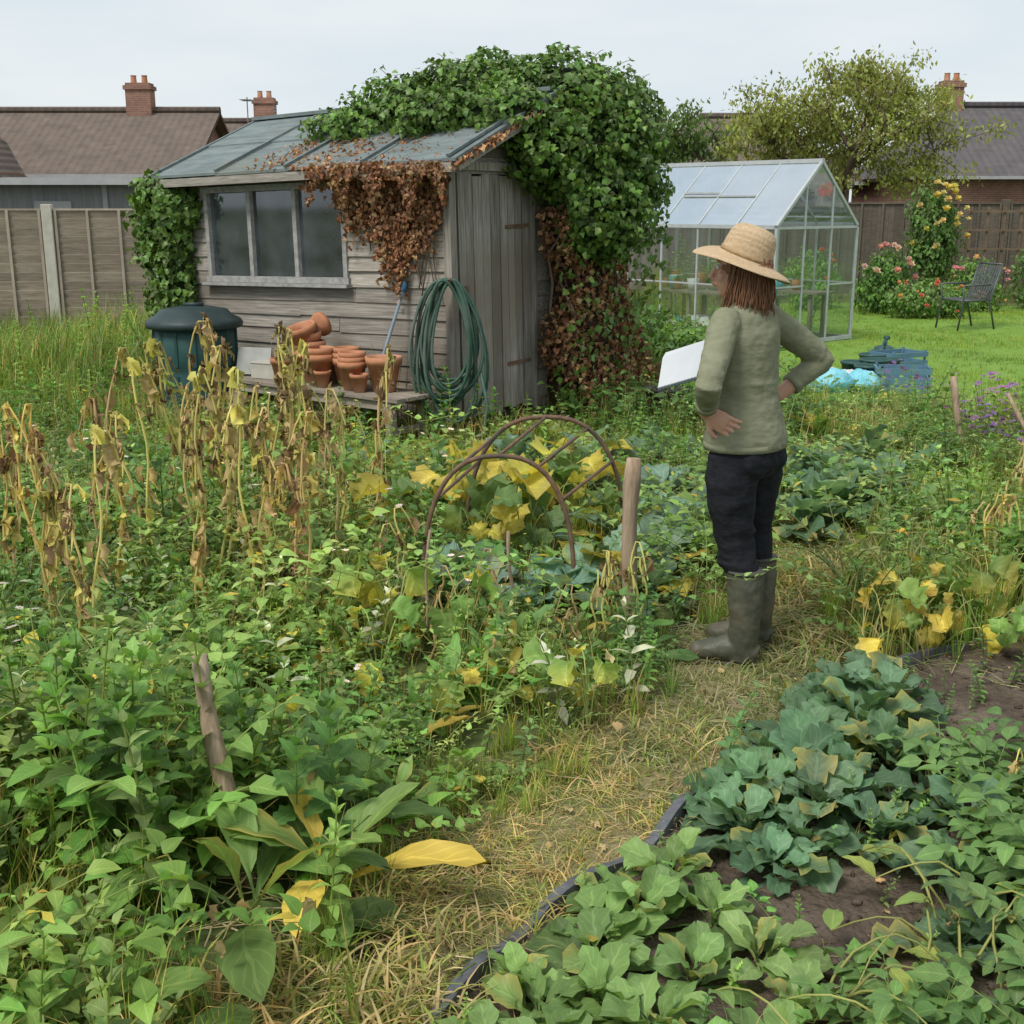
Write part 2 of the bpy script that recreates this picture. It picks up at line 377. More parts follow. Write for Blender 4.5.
lawnT=[t_grass(12,.06,.006,col=(.105,.185,.03),spread=.09,dry=.02) for _ in range(3)]
pinn=[t_pinnate(6,U_(.28,.42),.055,col=(.07,.14,.035),yel=.02) for _ in range(4)]
pinF=[t_pinnate(7,.34,.03,col=(.13,.19,.06),w=.45,ln=2,yel=.04) for _ in range(3)]
pota=[t_pinnate(7,U_(.24,.34),.065,col=(.066,.13,.042),w=.66,ln=5) for _ in range(5)]
vine=[t_vine(U_(.6,.9)) for _ in range(5)]
vineL=[t_vine(U_(.5,.8),col=(.12,.2,.06),ls=.04,h=.40) for _ in range(5)]
brassD=[t_rosette(14,.27,.15,col=(.055,.108,.062),wave=.13,crump=.005,n=10) for _ in range(5)]
brassB=[t_rosette(11,.34,.19,col=(.08,.14,.11),wave=.09,m=3,n=10,crump=.004,yellow=.06) for _ in range(4)]
chard=[t_rosette(11,.27,.13,col=(.085,.155,.052),wave=.10,p0=.4,m=2,n=10,crump=.004,yellow=.03) for _ in range(5)]
dock=[t_rosette(8,.34,.085,col=(.075,.145,.04),wave=.06,p0=.5,p1=1.4,yellow=.1,crump=.002) for _ in range(4)]
comf=[t_rosette(10,.32,.10,col=(.065,.13,.04),wave=.06,p0=.5,p1=1.4,prof='ovate',crump=.003,yellow=.06) for _ in range(4)]
squa=[t_squash(6,yel=.5,s=.13) for _ in range(5)]
squaG=[t_squash(7,yel=.42,s=.18,h=.42,col=(.08,.145,.05)) for _ in range(5)]
bean=[t_bean(1.0) for _ in range(10)]
deadl=leaft(.07,.05,5,'ovate',(.26,.19,.10),4,crump=.006)+leaft(.07,.055,5,'round',(.30,.25,.13),3,crump=.008)
straw=[]
for _ in range(5):
    b=Buf()
    for i in range(12):
        a=U_(0,6.28); p=np.array([U_(-.09,.09),U_(-.09,.09),.012+U_(0,.02)]); d=np.array([math.cos(a),math.sin(a),U_(-.05,.14)])*U_(.06,.18)
        b.add(*stem([p,p+d*.5+R.normal(0,.008,3)*[1,1,.5],p+d],.0018,.001,np.array(random.choice([(.38,.34,.2),(.34,.31,.16),(.22,.25,.09)]))*U_(.6,1.15),3))
    straw.append(b.tmpl())
flat=[]
for _ in range(4):
    b=Buf()
    for i in range(12):
        cc=np.array(random.choice([(.11,.17,.04),(.15,.18,.05),(.24,.21,.1),(.26,.23,.12)]))*U_(.7,1.15)
        tp=blade(U_(.06,.14),.006,4,U_(1.3,2.0),cc,None,U_(-1,1)); b.part(tp,rot(U_(0,6.28),U_(-.95,-.45)),(U_(-.08,.08),U_(-.08,.08),.003))
    flat.append(b.tmpl())

PW=lambda y:.20+.05*np.sin(y*9)+.04*np.sin(y*23)
B=Buf()
scatter(B,grassN,pts(-3.2,3.2,1.5,5,115,lambda x,y:wild(x,y)&clr(x,y)&((dpath(x,y)>PW(y))|(R.rand(len(x))<.03))),.45,.95)
scatter(B,grassN,pts(-5.5,5.5,5,10.5,58,lambda x,y:wild(x,y)&clr(x,y)&((dpath(x,y)>.22)|(R.rand(len(x))<.06))),.55,1.15)
scatter(B,grassD,pts(-5,5,2,10,13,lambda x,y:wild(x,y)&clr(x,y)&(dpath(x,y)>.28)&(pn(x,y,1.2,2)>.2)),.6,1.1,.3)
scatter(B,grassT,pts(-2.2,-.4,1.7,4.5,4,lambda x,y:wild(x,y)&clr(x,y)&(dpath(x,y)>.35)),.7,1.05,.3)
scatter(B,grassT,pts(-9,-.5,8.8,16.3,28,lambda x,y:wild(x,y)),.7,1.25)
scatter(B,grassT,pts(1,8,6.5,10.2,11,lambda x,y:wild(x,y)&clr(x,y)),.5,.9)
scatter(B,grassN,pts(-8,2,16.3,22,10,lambda x,y:wild(x,y)),.8,1.3)
scatter(B,grassN,pts(-1,12,11,23,12,lambda x,y:wild(x,y)),.8,1.5)
B.obj('tall_grass',FOL)
B=Buf()
onp=lambda x,y:(dpath(x,y)<.34)&free(x,y)&~inbed(x,y)
scatter(B,straw,pts(-3,3.4,1.5,10,110,onp),.7,1.4,.1)
scatter(B,straw,pts(-3,3,1.5,6,10,wild),.7,1.4,.1)
scatter(B,straw,pts(-.5,3,1.7,4.5,7,inbed),.6,1.2,.1)
B.obj('straw_litter',FOLD)
B=Buf()
scatter(B,seed,pts(-5,5,2.6,10,2.5,lambda x,y:wild(x,y)&(dpath(x,y)>.3)&(pn(x,y,1.3,3)>-.3)),.7,1.1,.25)
B.obj('grass_seed_heads',FOLD)
B=Buf()
scatter(B,flat,pts(-3,3.4,1.5,10,340,lambda x,y:(dpath(x,y)<.34)&~inbed(x,y)),.7,1.4,.1)
scatter(B,[t_grass(12,.06,.005,col=(.13,.18,.045),spread=.07,dry=.35)],pts(-2,3.4,1.5,10,70,onp),.6,1.3,.2)
B.obj('trodden_grass',FOL)

B=Buf()
zn=lambda x,y: wild(x,y)&clr(x,y)&(dpath(x,y)>.38)&(x<-.22)
scatter(B,nett,pts(-2.2,-.3,1.6,3.3,44,lambda x,y:zn(x,y)&(pn(x,y,1.6)>-1.0)),.66,1.04,.22)
scatter(B,nett,pts(-3.5,.5,3.3,7,13,lambda x,y:zn(x,y)&(pn(x,y,1.3,1)>.3)),.6,1.0)
scatter(B,nett,pts(-5,5,7,10.5,6,lambda x,y:wild(x,y)&clr(x,y)&(dpath(x,y)>.3)&(pn(x,y,1.,3)>.3)),.7,1.1)
B.obj('stinging_nettles',FOL)
B=Buf()
dm=lambda x,y:wild(x,y)&clr(x,y)&(dpath(x,y)>.27+.06*np.sin(y*7))
scatter(B,nett2,pts(-3,.9,1.6,5,32,lambda x,y:dm(x,y)&(pn(x,y,1.5,2)>-.6)),.6,1.15)
scatter(B,mint,pts(-3,.9,1.6,5,28,lambda x,y:dm(x,y)&(pn(x,y,1.9,6)>-.2)),.6,1.25)
scatter(B,mint,pts(-4,4,5,9.5,12,lambda x,y:dm(x,y)&(pn(x,y,1.5,6)>.2)),.8,1.3)
scatter(B,nett2,pts(-5,5,5,10.2,16,lambda x,y:dm(x,y)&(pn(x,y,1.2,4)>-.6)),.7,1.3)
scatter(B,pinn,pts(-3,1.2,2.0,5.5,15,lambda x,y:dm(x,y)&(pn(x,y,1.5,5)>0)),.6,1.15)
scatter(B,pinn,pts(-5,5.5,5,10.2,10,lambda x,y:dm(x,y)&(pn(x,y,1.1,6)>0)),.8,1.3)
scatter(B,pinF,pts(-4,1.5,1.8,9,16,lambda x,y:dm(x,y)&(pn(x,y,1.9,7)>.0)),.7,1.3)
scatter(B,silver,pts(-3.5,.9,2.0,7,10,lambda x,y:dm(x,y)&(pn(x,y,2.2,8)>.6)),.6,1.1)
scatter(B,pinn,pts(1.0,4.2,4.6,8.5,12,lambda x,y:dm(x,y)),.6,1.0)
scatter(B,nett2,pts(1.6,4.2,4.6,8.5,20,lambda x,y:dm(x,y)),.6,1.0)
scatter(B,pinF,pts(1.4,4.6,4.6,9.5,9,lambda x,y:dm(x,y)),.7,1.2)
scatter(B,pinn,pts(-1,6,10,14,9,lambda x,y:wild(x,y)),.9,1.5)
scatter(B,nett2,pts(-9,-1,9,16,6,lambda x,y:wild(x,y)),.9,1.6)
for (x,y,s) in [(.17,3.84,1.),(.44,4.0,1.05),(-.75,3.85,1.),(-.55,4.3,.9),(-.95,4.55,1.),(-1.25,3.9,.9)]:
    B.inst(pale,np.array([[x,y,gz(x,y)+.03]]),zrots(1),np.array([s]),tints(1,.1))
B.obj('garden_weeds',FOL)
B=Buf()
scatter(B,vine,pts(-3,1.2,1.7,6,6,dm),.8,1.2); scatter(B,vineL,pts(-3,1.3,2.6,7,8,dm),.8,1.2)
scatter(B,vineL,pts(1,4,4.6,8.5,5,dm),.8,1.3); scatter(B,vine,pts(-.3,3,1.9,4.5,2.5,inbed),.7,1.0)
B.obj('bindweed',FOL)
B=Buf()
scatter(B,dock,pts(-3,1.2,1.7,9,7,dm),.7,1.25)
for (x,y,s) in [(-1.0,1.95,1.1),(-.75,2.05,.9),(-.95,2.35,.8),(-1.25,2.3,.9),(-.85,2.15,1.)]:
    B.inst(dock,np.array([[x,y,gz(x,y)]]),zrots(1),np.array([s]),tints(1)*1.15)
B.obj('dock_plants',FOL)
B=Buf()
scatter(B,comf,pts(-3.5,.4,3.6,8.5,6,lambda x,y:dm(x,y)&(dpath(x,y)>.45)&(pn(x,y,1.4,3)>-.2)),.7,1.3)
scatter(B,comf,pts(1.5,4.5,5,9,3,dm),.7,1.2)
B.obj('comfrey_plants',FOL)

def grp(name,tm,lst,mat=FOL,v=.15):
    b=Buf(); a=np.array(lst,float); P=np.stack([a[:,0],a[:,1],gz(a[:,0],a[:,1])],1); b.inst(tm,P,zrots(len(a),.12),a[:,2],tints(len(a),v,.06)); return b.obj(name,mat)
L1=[(.05,2.25,.75),(.2,2.45,.8),(.1,2.05,.7),(.32,2.62,.8),(.42,2.4,.7),(.3,2.2,.75),(.42,2.82,.75),(.02,2.36,.6),(.25,2.75,.55),(.18,2.28,.75),(.36,2.05,.7),(.55,2.1,.7),(.22,2.58,.7),(.5,2.62,.7),(-.05,2.12,.6),(.62,2.25,.7),(.75,2.05,.7),(.58,2.45,.7)]
grp('leaf_beet_plants',chard,L1)
L2=[(.66,3.05,.95),(.75,3.25,1.),(.9,3.4,1.),(.88,3.15,.95),(1.0,3.6,1.),(1.16,3.75,1.05),(.62,3.2,.75),(1.2,3.5,.95),(1.32,3.95,1.15),(1.1,3.9,.85),(.8,2.95,.85),(.7,2.85,.75),(1.02,3.3,.95),(.82,3.5,.75),(1.25,4.05,.95),(1.02,3.02,.75)]
grp('spinach_plants',brassD,L2)
L3=[]
for _ in range(34): L3.append((U_(1.22,2.1),U_(2.4,3.5),U_(.65,1.05)))
for _ in range(10): L3.append((U_(.8,1.5),U_(1.9,2.25),U_(.6,.9)))
L3+= [(U_(1.9,2.6),U_(3.4,4.1),U_(.6,.9)) for _ in range(6)]
grp('potato_plants',pota,L3)
L3b=[(1.05,2.5,.7),(1.15,2.8,.8),(.95,2.15,.7),(1.35,2.2,.7),(1.3,3.1,.8),(1.55,2.6,.8)]
grp('kohlrabi_plants',brassD,L3b)
L4=[(U_(1.35,2.4),U_(4.3,5.0),U_(.6,.95)) for _ in range(11)]+L4n
grp('squash_plants',squa,L4)
grp('courgette_plants',squaG,L5)
grp('cabbage_plants',brassB,L6)
grp('kale_plants',brassD,L7)
L8=[(U_(2.0,3.2),U_(5.0,6.2),U_(.8,1.1)) for _ in range(12)]
grp('chard_plants',chard,L8)
B=Buf(); scatter(B,nett2,pts(-.3,3,1.7,4.5,14,inbed),.25,.6); scatter(B,mint,pts(-.3,3,1.7,4.5,5,inbed),.3,.6); scatter(B,grassN,pts(-.3,3,1.7,4.5,11,inbed),.3,.7); B.obj('seedling_weeds',FOL)

LB=[(-1.5,4.0,.86),(-1.80,4.4,.92),(-1.30,4.75,.98),(-1.42,5.1,1.02),(-1.28,5.0,1.04),(-1.65,5.3,1.04),(-1.08,4.85,.94),(-1.55,5.8,1.1),(-1.38,5.6,1.09),(-1.75,6.1,1.12),(-1.15,5.5,1.04),(-.90,5.05,.98),(-1.0,5.7,1.06),(-.80,5.5,1.),(-1.25,6.1,1.1),(-.95,6.1,1.06),(-1.55,6.5,1.14),(-2.0,5.5,1.04),(-2.2,5.0,.95),(-.85,4.7,.9),(-1.95,4.8,.9),(-.7,5.9,1.03),(-1.55,4.15,.9),(-1.7,5.0,.96)]
grp('dead_bean_plants',bean,LB,FOLD)
grp('withered_stems',[t_bean(.5,.3) for _ in range(3)],[(.35,4.55,.8),(.5,4.5,.9),(.42,4.75,.8),(-.3,4.4,.8),(.25,4.35,.7),(-.05,4.6,.8),(1.5,3.2,.5),(2.2,5.4,1.),(2.5,6.0,1.2),(-.45,5.0,.9),(2.9,6.3,1.2),(3.1,7.,1.2)],FOLD)
B=Buf()
P=pts(-3,3,1.7,8,2.5,free); P[:,2]+=R.uniform(.02,.2,len(P)); B.inst(deadl,P,orient(R.normal(0,.6,(len(P),3))+[0,0,1]),R.uniform(.3,.7,len(P)),tints(len(P),.3,.1))
P=pts(-.5,3,1.7,4.5,22,lambda x,y:inbed(x,y)|(dpath(x,y)<.3)); P[:,2]+=.03; B.inst(deadl,P,orient(R.normal(0,.3,(len(P),3))+[0,0,1]),R.uniform(.2,.5,len(P)),tints(len(P),.3,.1))
P=np.array([(-.62,2.25,.3),(-.58,2.32,.26),(-.44,2.26,.3),(-.46,2.34,.24),(-.5,2.8,.33),(-.6,2.2,.25),(-.1,3.85,.36),(.3,3.75,.3),(-.06,3.8,.33)]); B.inst(deadl,P,orient(R.normal(0,.5,(len(P),3))+[0,-.6,.6]),R.uniform(.5,.8,len(P)),tints(len(P),.15,.1))
B.obj('fallen_leaves',FOLD)
B=Buf()
for i in range(26):
    x,y=U_(.6,1.25),U_(1.95,2.7); a=U_(0,6.28); p=np.array([x,y,.03]); q=[p]
    for j in range(6):
        a+=U_(-.4,.4); p=p+np.array([math.cos(a)*.05,math.sin(a)*.05,[.06,.05,.03,0,-.02,-.04][j]]); q.append(p)
    B.add(*stem(q,.0042,.002,np.array((.20,.23,.08))*U_(.6,1.1)))
    cc=random.choice([(.22,.22,.06),(.15,.2,.05),(.11,.18,.05),(.09,.16,.05)])
    B.part(leaf(.1,.05,7,2,'ovate',0,.3,1.,.06,cc),rot(U_(0,6.28),U_(-.2,.8)),p)
B.obj('sprawling_stems',FOL)
B=Buf()
scatter(B,[t_flower(.40,(.40,.42,.44)) for _ in range(3)],pts(-4,.4,3.6,9.5,1.6,dm),.8,1.2)
scatter(B,[t_flower(.34,(.32,.30,.06),s=.011) for _ in range(3)],pts(-5,2,5,10.5,1.8,dm),.8,1.3)
B.obj('wild_daisies',FOL)
B=Buf()
scatter(B,[t_flower(.46,(.15,.09,.26),(.10,.06,.17),.026,7,8) for _ in range(3)],pts(3.0,4.9,7.2,9.7,8,wild),.8,1.1)
scatter(B,[t_flower(.40,(.15,.08,.18),(.10,.05,.12),.032,7,8) for _ in range(3)],pts(2.9,4.9,7.4,9.7,7,wild),.8,1.1)
scatter(B,pinF,pts(2.4,4.9,7.,10,9,wild),1.,1.5)
B.obj('purple_flowers',FOL)
B=Buf()
scatter(B,lawnT,pts(2,14,9.5,22,85,lambda x,y:lawn_mask(x,y)&free(x,y)),.5,1.1,.2,.14,.05)
B.obj('lawn_grass',FOL)

# ------------------------------------------------------------------ solid mesh builder
class MB:
    def __init__(s): s.v=[];s.f=[];s.m=[]
    def raw(s,V,F,mi=0):
        n=len(s.v); s.v+= [tuple(map(float,p)) for p in V]; s.f+=[tuple(i+n for i in f) for f in F]; s.m+=[mi]*len(F); return s
    def box(s,c,d,Rm=None,mi=0):
        c=np.array(c,float); V=[]
        for z in (-.5,.5):
            for y in (-.5,.5):
                for x in (-.5,.5):
                    p=np.array([x*d[0],y*d[1],z*d[2]]); 
                    if Rm is not None: p=Rm@p
                    V.append(c+p)
        return s.raw(V,[(0,2,3,1),(4,5,7,6),(0,1,5,4),(2,6,7,3),(0,4,6,2),(1,3,7,5)],mi)
    def beam(s,a,b,w,h,mi=0,up=(0,0,1)):
        a=np.array(a,float);b=np.array(b,float); t=b-a; L=np.linalg.norm(t); t/=L
        u=np.array(up,float); 
        if abs(t@u)>.95: u=np.array([0,1,0.])
        x=np.cross(t,u); x/=np.linalg.norm(x); y=np.cross(x,t)
        return s.box((a+b)/2,(w,L,h),np.stack([x,t,y],1),mi)
    def tube(s,P,r,k=8,mi=0,ref=None,cap=True,closed=False):
        P=np.array(P,float); n=len(P); V=[]
        if np.isscalar(r): r=[r]*n
        pa=None
        for i in range(n):
            if closed: t=P[(i+1)%n]-P[i-1]
            else: t=P[min(i+1,n-1)]-P[max(i-1,0)]
            t=t/(np.linalg.norm(t)+1e-9)
            if ref is not None: a=np.array(ref,float)
            elif pa is None: a=np.array([1,0,0.]) if abs(t[0])<.8 else np.array([0,1,0.])
            else: a=pa
            a=a-(a@t)*t; a/=np.linalg.norm(a)+1e-9; pa=a; b=np.cross(t,a)
            ra,rb=(r[i],r[i]) if np.isscalar(r[i]) else r[i]
            for j in range(k):
                q=2*PI*j/k; V.append(P[i]+ra*math.cos(q)*a+rb*math.sin(q)*b)
        F=[]
        for i in range(n if closed else n-1):
            for j in range(k):
                i2=(i+1)%n; F.append((i*k+j,i*k+(j+1)%k,i2*k+(j+1)%k,i2*k+j))
        if cap and not closed: F.append(tuple(range(k))[::-1]); F.append(tuple((n-1)*k+j for j in range(k)))
        return s.raw(V,F,mi)
    def lathe(s,prof,c=(0,0,0),k=20,mi=0,Rm=None):
        V=[];n=len(prof)
        for r,z in prof:
            for j in range(k):
                q=2*PI*j/k; p=np.array([r*math.cos(q),r*math.sin(q),z]); 
                if Rm is not None: p=Rm@p
                V.append(p+np.array(c))
        F=[(i*k+j,i*k+(j+1)%k,(i+1)*k+(j+1)%k,(i+1)*k+j) for i in range(n-1) for j in range(k)]
        return s.raw(V,F,mi)
    def sph(s,c,r,k=12,n=8,mi=0,jit=0,Rm=None):
        r=(r,r,r) if np.isscalar(r) else r
        V=[];ph=random.random()*6
        for i in range(n+1):
            t=PI*i/n
            for j in range(k):
                q=2*PI*j/k; d=np.array([math.sin(t)*math.cos(q),math.sin(t)*math.sin(q),math.cos(t)])
                f=1+jit*(math.sin(d[0]*5+ph)+math.sin(d[1]*6+2*ph)+math.sin(d[2]*7+ph*3))/2
                p=d*np.array(r)*f
                if Rm is not None: p=Rm@p
                V.append(np.array(c)+p)
        F=[(i*k+j,(i+1)*k+j,(i+1)*k+(j+1)%k,i*k+(j+1)%k) for i in range(n) for j in range(k)]
        return s.raw(V,F,mi)
    def obj(s,name,mats,parent=None,smooth=False,bevel=0,loc=None,rz=0,remesh=0,disp=0,dsc=.08,smit=0):
        me=bpy.data.meshes.new(name); me.from_pydata(s.v,[],s.f)
        for m in (mats if isinstance(mats,(list,tuple)) else [mats]): me.materials.append(m)
        me.polygons.foreach_set('material_index',s.m)
        if smooth: me.polygons.foreach_set('use_smooth',[True]*len(s.f))
        me.update()
        o=bpy.data.objects.new(name,me); COL.objects.link(o)
        if parent: o.parent=parent
        if loc is not None: o.location=loc
        if rz: o.rotation_euler[2]=rz
        if bevel:
            md=o.modifiers.new('b','BEVEL'); md.width=bevel; md.segments=2; md.limit_method='ANGLE'
        if remesh:
            md=o.modifiers.new('r','REMESH'); md.mode='VOXEL'; md.voxel_size=remesh; md.use_smooth_shade=True
            md=o.modifiers.new('s','SMOOTH'); md.factor=.5; md.iterations=smit or 6
        if disp:
            tx=bpy.data.textures.new(name+'_t','CLOUDS'); tx.noise_scale=dsc; tx.noise_depth=2
            md=o.modifiers.new('d','DISPLACE'); md.texture=tx; md.strength=disp; md.mid_level=.5; md.texture_coords='LOCAL'
        return o
def empty(name,loc=(0,0,0),rz=0,rx=0,ry=0):
    o=bpy.data.objects.new(name,None); COL.objects.link(o); o.location=loc; o.rotation_euler=(rx,ry,rz); o.empty_display_size=.2; return o

# ------------------------------------------------------------------ ground
m_ground=noisemat('ground_soil_grass',(.06,.085,.025),(.12,.14,.045),3,rough=.95,bump=.6,bscale=40,c3=(.11,.085,.05),dist=.03)
m_lawn=noisemat('lawn_turf',(.14,.25,.035),(.19,.31,.05),2.5,rough=.9,bump=.6,bscale=90,dist=.02)
m_soil=noisemat('bed_soil',(.06,.044,.033),(.135,.10,.073),14,rough=.95,bump=1,bscale=45,dist=.03,c3=(.16,.125,.095))
m_path=noisemat('trodden_path',(.18,.155,.085),(.29,.25,.13),10,rough=.95,bump=.8,bscale=60,dist=.02,c3=(.13,.16,.05))
def gridmesh(name,xs,ys,mat,dz=0,mask=None,smooth=True,rough=0):
    X,Y=np.meshgrid(xs,ys); Z=gz(X,Y)+dz
    if rough: Z=Z+rough*(np.sin(X*31+3*np.sin(Y*17))*np.sin(Y*27+2*np.sin(X*13))*.5+R.uniform(0,1,X.shape)*.8)
    nx=len(xs)
    cx=(xs[:-1]+xs[1:])/2; cy=(ys[:-1]+ys[1:])/2; CX,CY=np.meshgrid(cx,cy)
    mk=np.ones(CX.shape,bool) if mask is None else mask(CX,CY)
    jj,ii=np.where(mk); a=jj*nx+ii
    F=np.stack([a,a+1,a+nx+1,a+nx],1)
    V=np.stack([X,Y,Z],-1).reshape(-1,3)
    used=np.unique(F); mp=np.zeros(len(V),int); mp[used]=np.arange(len(used))
    me=bpy.data.meshes.new(name); me.from_pydata(V[used].tolist(),[],mp[F].tolist()); me.materials.append(mat)
    me.polygons.foreach_set('use_smooth',[smooth]*len(F)); o=bpy.data.objects.new(name,me); COL.objects.link(o); return o
xs=np.concatenate([[-700,-300,-120,-60,-30],np.arange(-16,16.01,.15),[30,60,120,300,700]])
ys=np.concatenate([[-100,-30,-8],np.arange(-2,28,.15),[36,60,120,300,900]])
gridmesh('ground',xs,ys,m_ground)
gridmesh('lawn',np.arange(1,26,.1),np.arange(9,22.5,.1),m_lawn,.009,lawn_mask)
gridmesh('vegetable_bed_soil',np.arange(-.8,3.4,.03),np.arange(1.2,4.5,.03),m_soil,.012,inbed,True,.016)
gridmesh('garden_path',np.arange(-1,3.6,.05),np.arange(1.2,10.5,.05),m_path,.008,lambda x,y:(dpath(x,y)<.30)&~inbed(x,y),True,.006)
clod=MB()
for _ in range(2200):
    x,y=U_(-.6,3),U_(1.5,4.5)
    if not inbed(np.array(x),np.array(y)): continue
    r=U_(.004,.02); clod.sph((x,y,float(gz(x,y))+.02),(r,r*U_(.7,1.2),r*.7),6,4,jit=.2)
clod.obj('soil_clods',m_soil,smooth=True)
m_edge=noisemat('edging_plastic',(.05,.052,.06),(.15,.155,.17),12,rough=.55,bump=.3)
e=MB(); ey=np.linspace(1.9,4.5,60); P=[(float(np.interp(y,EY,EX))+.012*math.sin(y*9),y) for y in ey]
V=[];F=[]
for i,(x,y) in enumerate(P):
    z=float(gz(x,y)); hh=.042+.02*math.sin(i*.7)
    for dx,zz in ((-.022,-.02),(-.016,hh),(.016,hh+.006),(.022,-.02)): V.append((x+dx*.8,y-dx*.6+.0,z+zz))
    if i: 
        for j in range(3): a=(i-1)*4+j; F.append((a,a+1,a+5,a+4))
e.raw(V,F); e.obj('bed_edging',m_edge)

# ------------------------------------------------------------------ shed
m_board=noisemat('weathered_board_h',(.17,.15,.125),(.45,.41,.36),5,(.6,6,14),rough=.85,bump=.6,island=.32,c3=(.22,.185,.145))
m_boardv=noisemat('weathered_board_v',(.15,.135,.115),(.42,.385,.34),5,(9,9,.6),rough=.85,bump=.6,island=.32,c3=(.22,.185,.15))
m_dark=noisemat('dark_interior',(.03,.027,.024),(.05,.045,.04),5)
m_felt=noisemat('roof_felt',(.10,.125,.125),(.20,.24,.235),3,(1,4,1),rough=.75,bump=.3,bscale=30,c3=(.16,.16,.12))
m_trim=noisemat('trim_board',(.2,.18,.15),(.38,.35,.31),6,(1,9,9),rough=.85,bump=.4)
def glassmat(name,tint,op,rough=.05,gl=.25,fk=1.3):
    m,nt,p,out=newmat(name); L=nt.links.new
    p.inputs['Base Color'].default_value=(*tint,1); p.inputs['Roughness'].default_value=.35
    tr=nt.nodes.new('ShaderNodeBsdfTransparent'); tr.inputs[0].default_value=(.88,.93,.92,1)
    g=nt.nodes.new('ShaderNodeBsdfGlossy'); g.inputs['Roughness'].default_value=rough; g.inputs[0].default_value=(.9,.95,1,1)
    tc=nt.nodes.new('ShaderNodeTexCoord'); n=nt.nodes.new('ShaderNodeTexNoise'); n.inputs['Scale'].default_value=3.5; n.inputs['Detail'].default_value=5
    L(tc.outputs['Object'],n.inputs['Vector'])
    mr=nt.nodes.new('ShaderNodeMapRange'); mr.inputs[1].default_value=.35; mr.inputs[2].default_value=.7; mr.inputs[3].default_value=op*.4; mr.inputs[4].default_value=min(1,op*1.8)
    L(n.outputs['Fac'],mr.inputs[0])
    m1=nt.nodes.new('ShaderNodeMixShader'); L(mr.outputs[0],m1.inputs[0]); L(tr.outputs[0],m1.inputs[1]); L(p.outputs[0],m1.inputs[2])
    fr=nt.nodes.new('ShaderNodeFresnel'); fr.inputs[0].default_value=1.5
    ad=nt.nodes.new('ShaderNodeMath'); ad.operation='MULTIPLY_ADD'; L(fr.outputs[0],ad.inputs[0]); ad.inputs[1].default_value=fk; ad.inputs[2].default_value=gl*.1
    m2=nt.nodes.new('ShaderNodeMixShader'); L(ad.outputs[0],m2.inputs[0]); L(m1.outputs[0],m2.inputs[1]); L(g.outputs[0],m2.inputs[2])
    L(m2.outputs[0],out.inputs[0]); return m
m_shglass=glassmat('dusty_window_glass',(.15,.18,.21),.26,fk=2.0)
shed=empty('garden_shed',(SHO[0],SHO[1],0),SH_A,0,math.radians(-1.4))
W=3.13; D=2.0
rx=lambda a: np.array([[1,0,0],[0,math.cos(a),-math.sin(a)],[0,math.sin(a),math.cos(a)]])
bd=MB()
wx0,wx1,wz0,wz1=.42,2.08,1.1,1.84
H=2.0; nb=17; bh=H/nb
for i in range(nb):
    z=bh*(i+.5); segs=[(0,W)]
    if z>wz0-.02 and z<wz1+.02: segs=[(0,wx0),(wx1,W)]
    for a,b in segs:
        cuts=[a]+([U_(a+.5,b-.5)] if b-a>1.5 else [])+[b]
        for c,d in zip(cuts[:-1],cuts[1:]):
            bd.box(((c+d)/2+U_(-.004,.004),-.022+U_(-.003,.003),z+U_(-.006,.006)),(d-c-.004,.018,bh+.012),rx(-.12+U_(-.04,.04))@rot(0,0,U_(-.006,.006)))
bd.obj('front_boards',m_board,shed)
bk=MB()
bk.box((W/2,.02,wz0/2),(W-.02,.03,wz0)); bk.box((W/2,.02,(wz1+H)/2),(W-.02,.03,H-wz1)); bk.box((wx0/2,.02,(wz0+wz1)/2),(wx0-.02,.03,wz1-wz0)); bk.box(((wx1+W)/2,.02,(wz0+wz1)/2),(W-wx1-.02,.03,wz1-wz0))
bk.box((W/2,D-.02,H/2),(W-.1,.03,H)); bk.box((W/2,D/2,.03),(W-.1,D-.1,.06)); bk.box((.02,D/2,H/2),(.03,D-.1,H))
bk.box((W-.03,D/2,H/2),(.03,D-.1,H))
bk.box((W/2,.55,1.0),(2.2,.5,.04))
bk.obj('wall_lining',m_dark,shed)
g=MB()
for i in range(nb+1):
    z=bh*(i+.5); 
    for xx,sg in ((-.012,-1),(W+.012,1)):
        y0,y1=0,D
        if z>H-.03: y0+=.25;y1-=.25
        if sg>0 and z<1.9: y0=.98
        g.box((xx,(y0+y1)/2,z),(.018,y1-y0,bh+.01))
for i in range(nb): g.box((W/2,D+.01,bh*(i+.5)),(W,.018,bh+.01))
for xx in (-.012,W+.012):
    for z,a in ((2.12,.25),(2.22,.45),(2.32,.68)):
        g.box((xx,D/2,z),(.018,D-2*a,.105))
g.obj('side_boards',m_board,shed)
d=MB(); y=.05
while y<.92:
    w=U_(.08,.115); d.box((W+.03+U_(-.005,.005),y+w/2,.98+U_(-.01,.01)),(.02,w-.008,1.78+U_(-.03,.03)),rx(U_(-.004,.004))); y+=w
d.obj('door',m_boardv,shed)
t=MB()
t.box((W+.02,-.02,1.0),(.07,.07,2.0)); t.box((W+.035,.955,.98),(.03,.045,1.86)); t.box((-.01,-.02,1.0),(.05,.05,2.0)); t.box((W+.035,.5,1.93),(.03,1.0,.06))
t.obj('corner_posts',m_boardv,shed)
h=MB()
for z in (.45,1.5): h.beam((W+.046,.9,z),(W+.046,.6,z-.01),.006,.03)
h.box((W+.05,.12,1.02),(.02,.03,.1))
m_rust=noisemat('rusty_metal',(.11,.065,.045),(.22,.13,.085),20,rough=.8,bump=.4,c3=(.09,.07,.055))
h.obj('door_hinges',m_rust,shed)
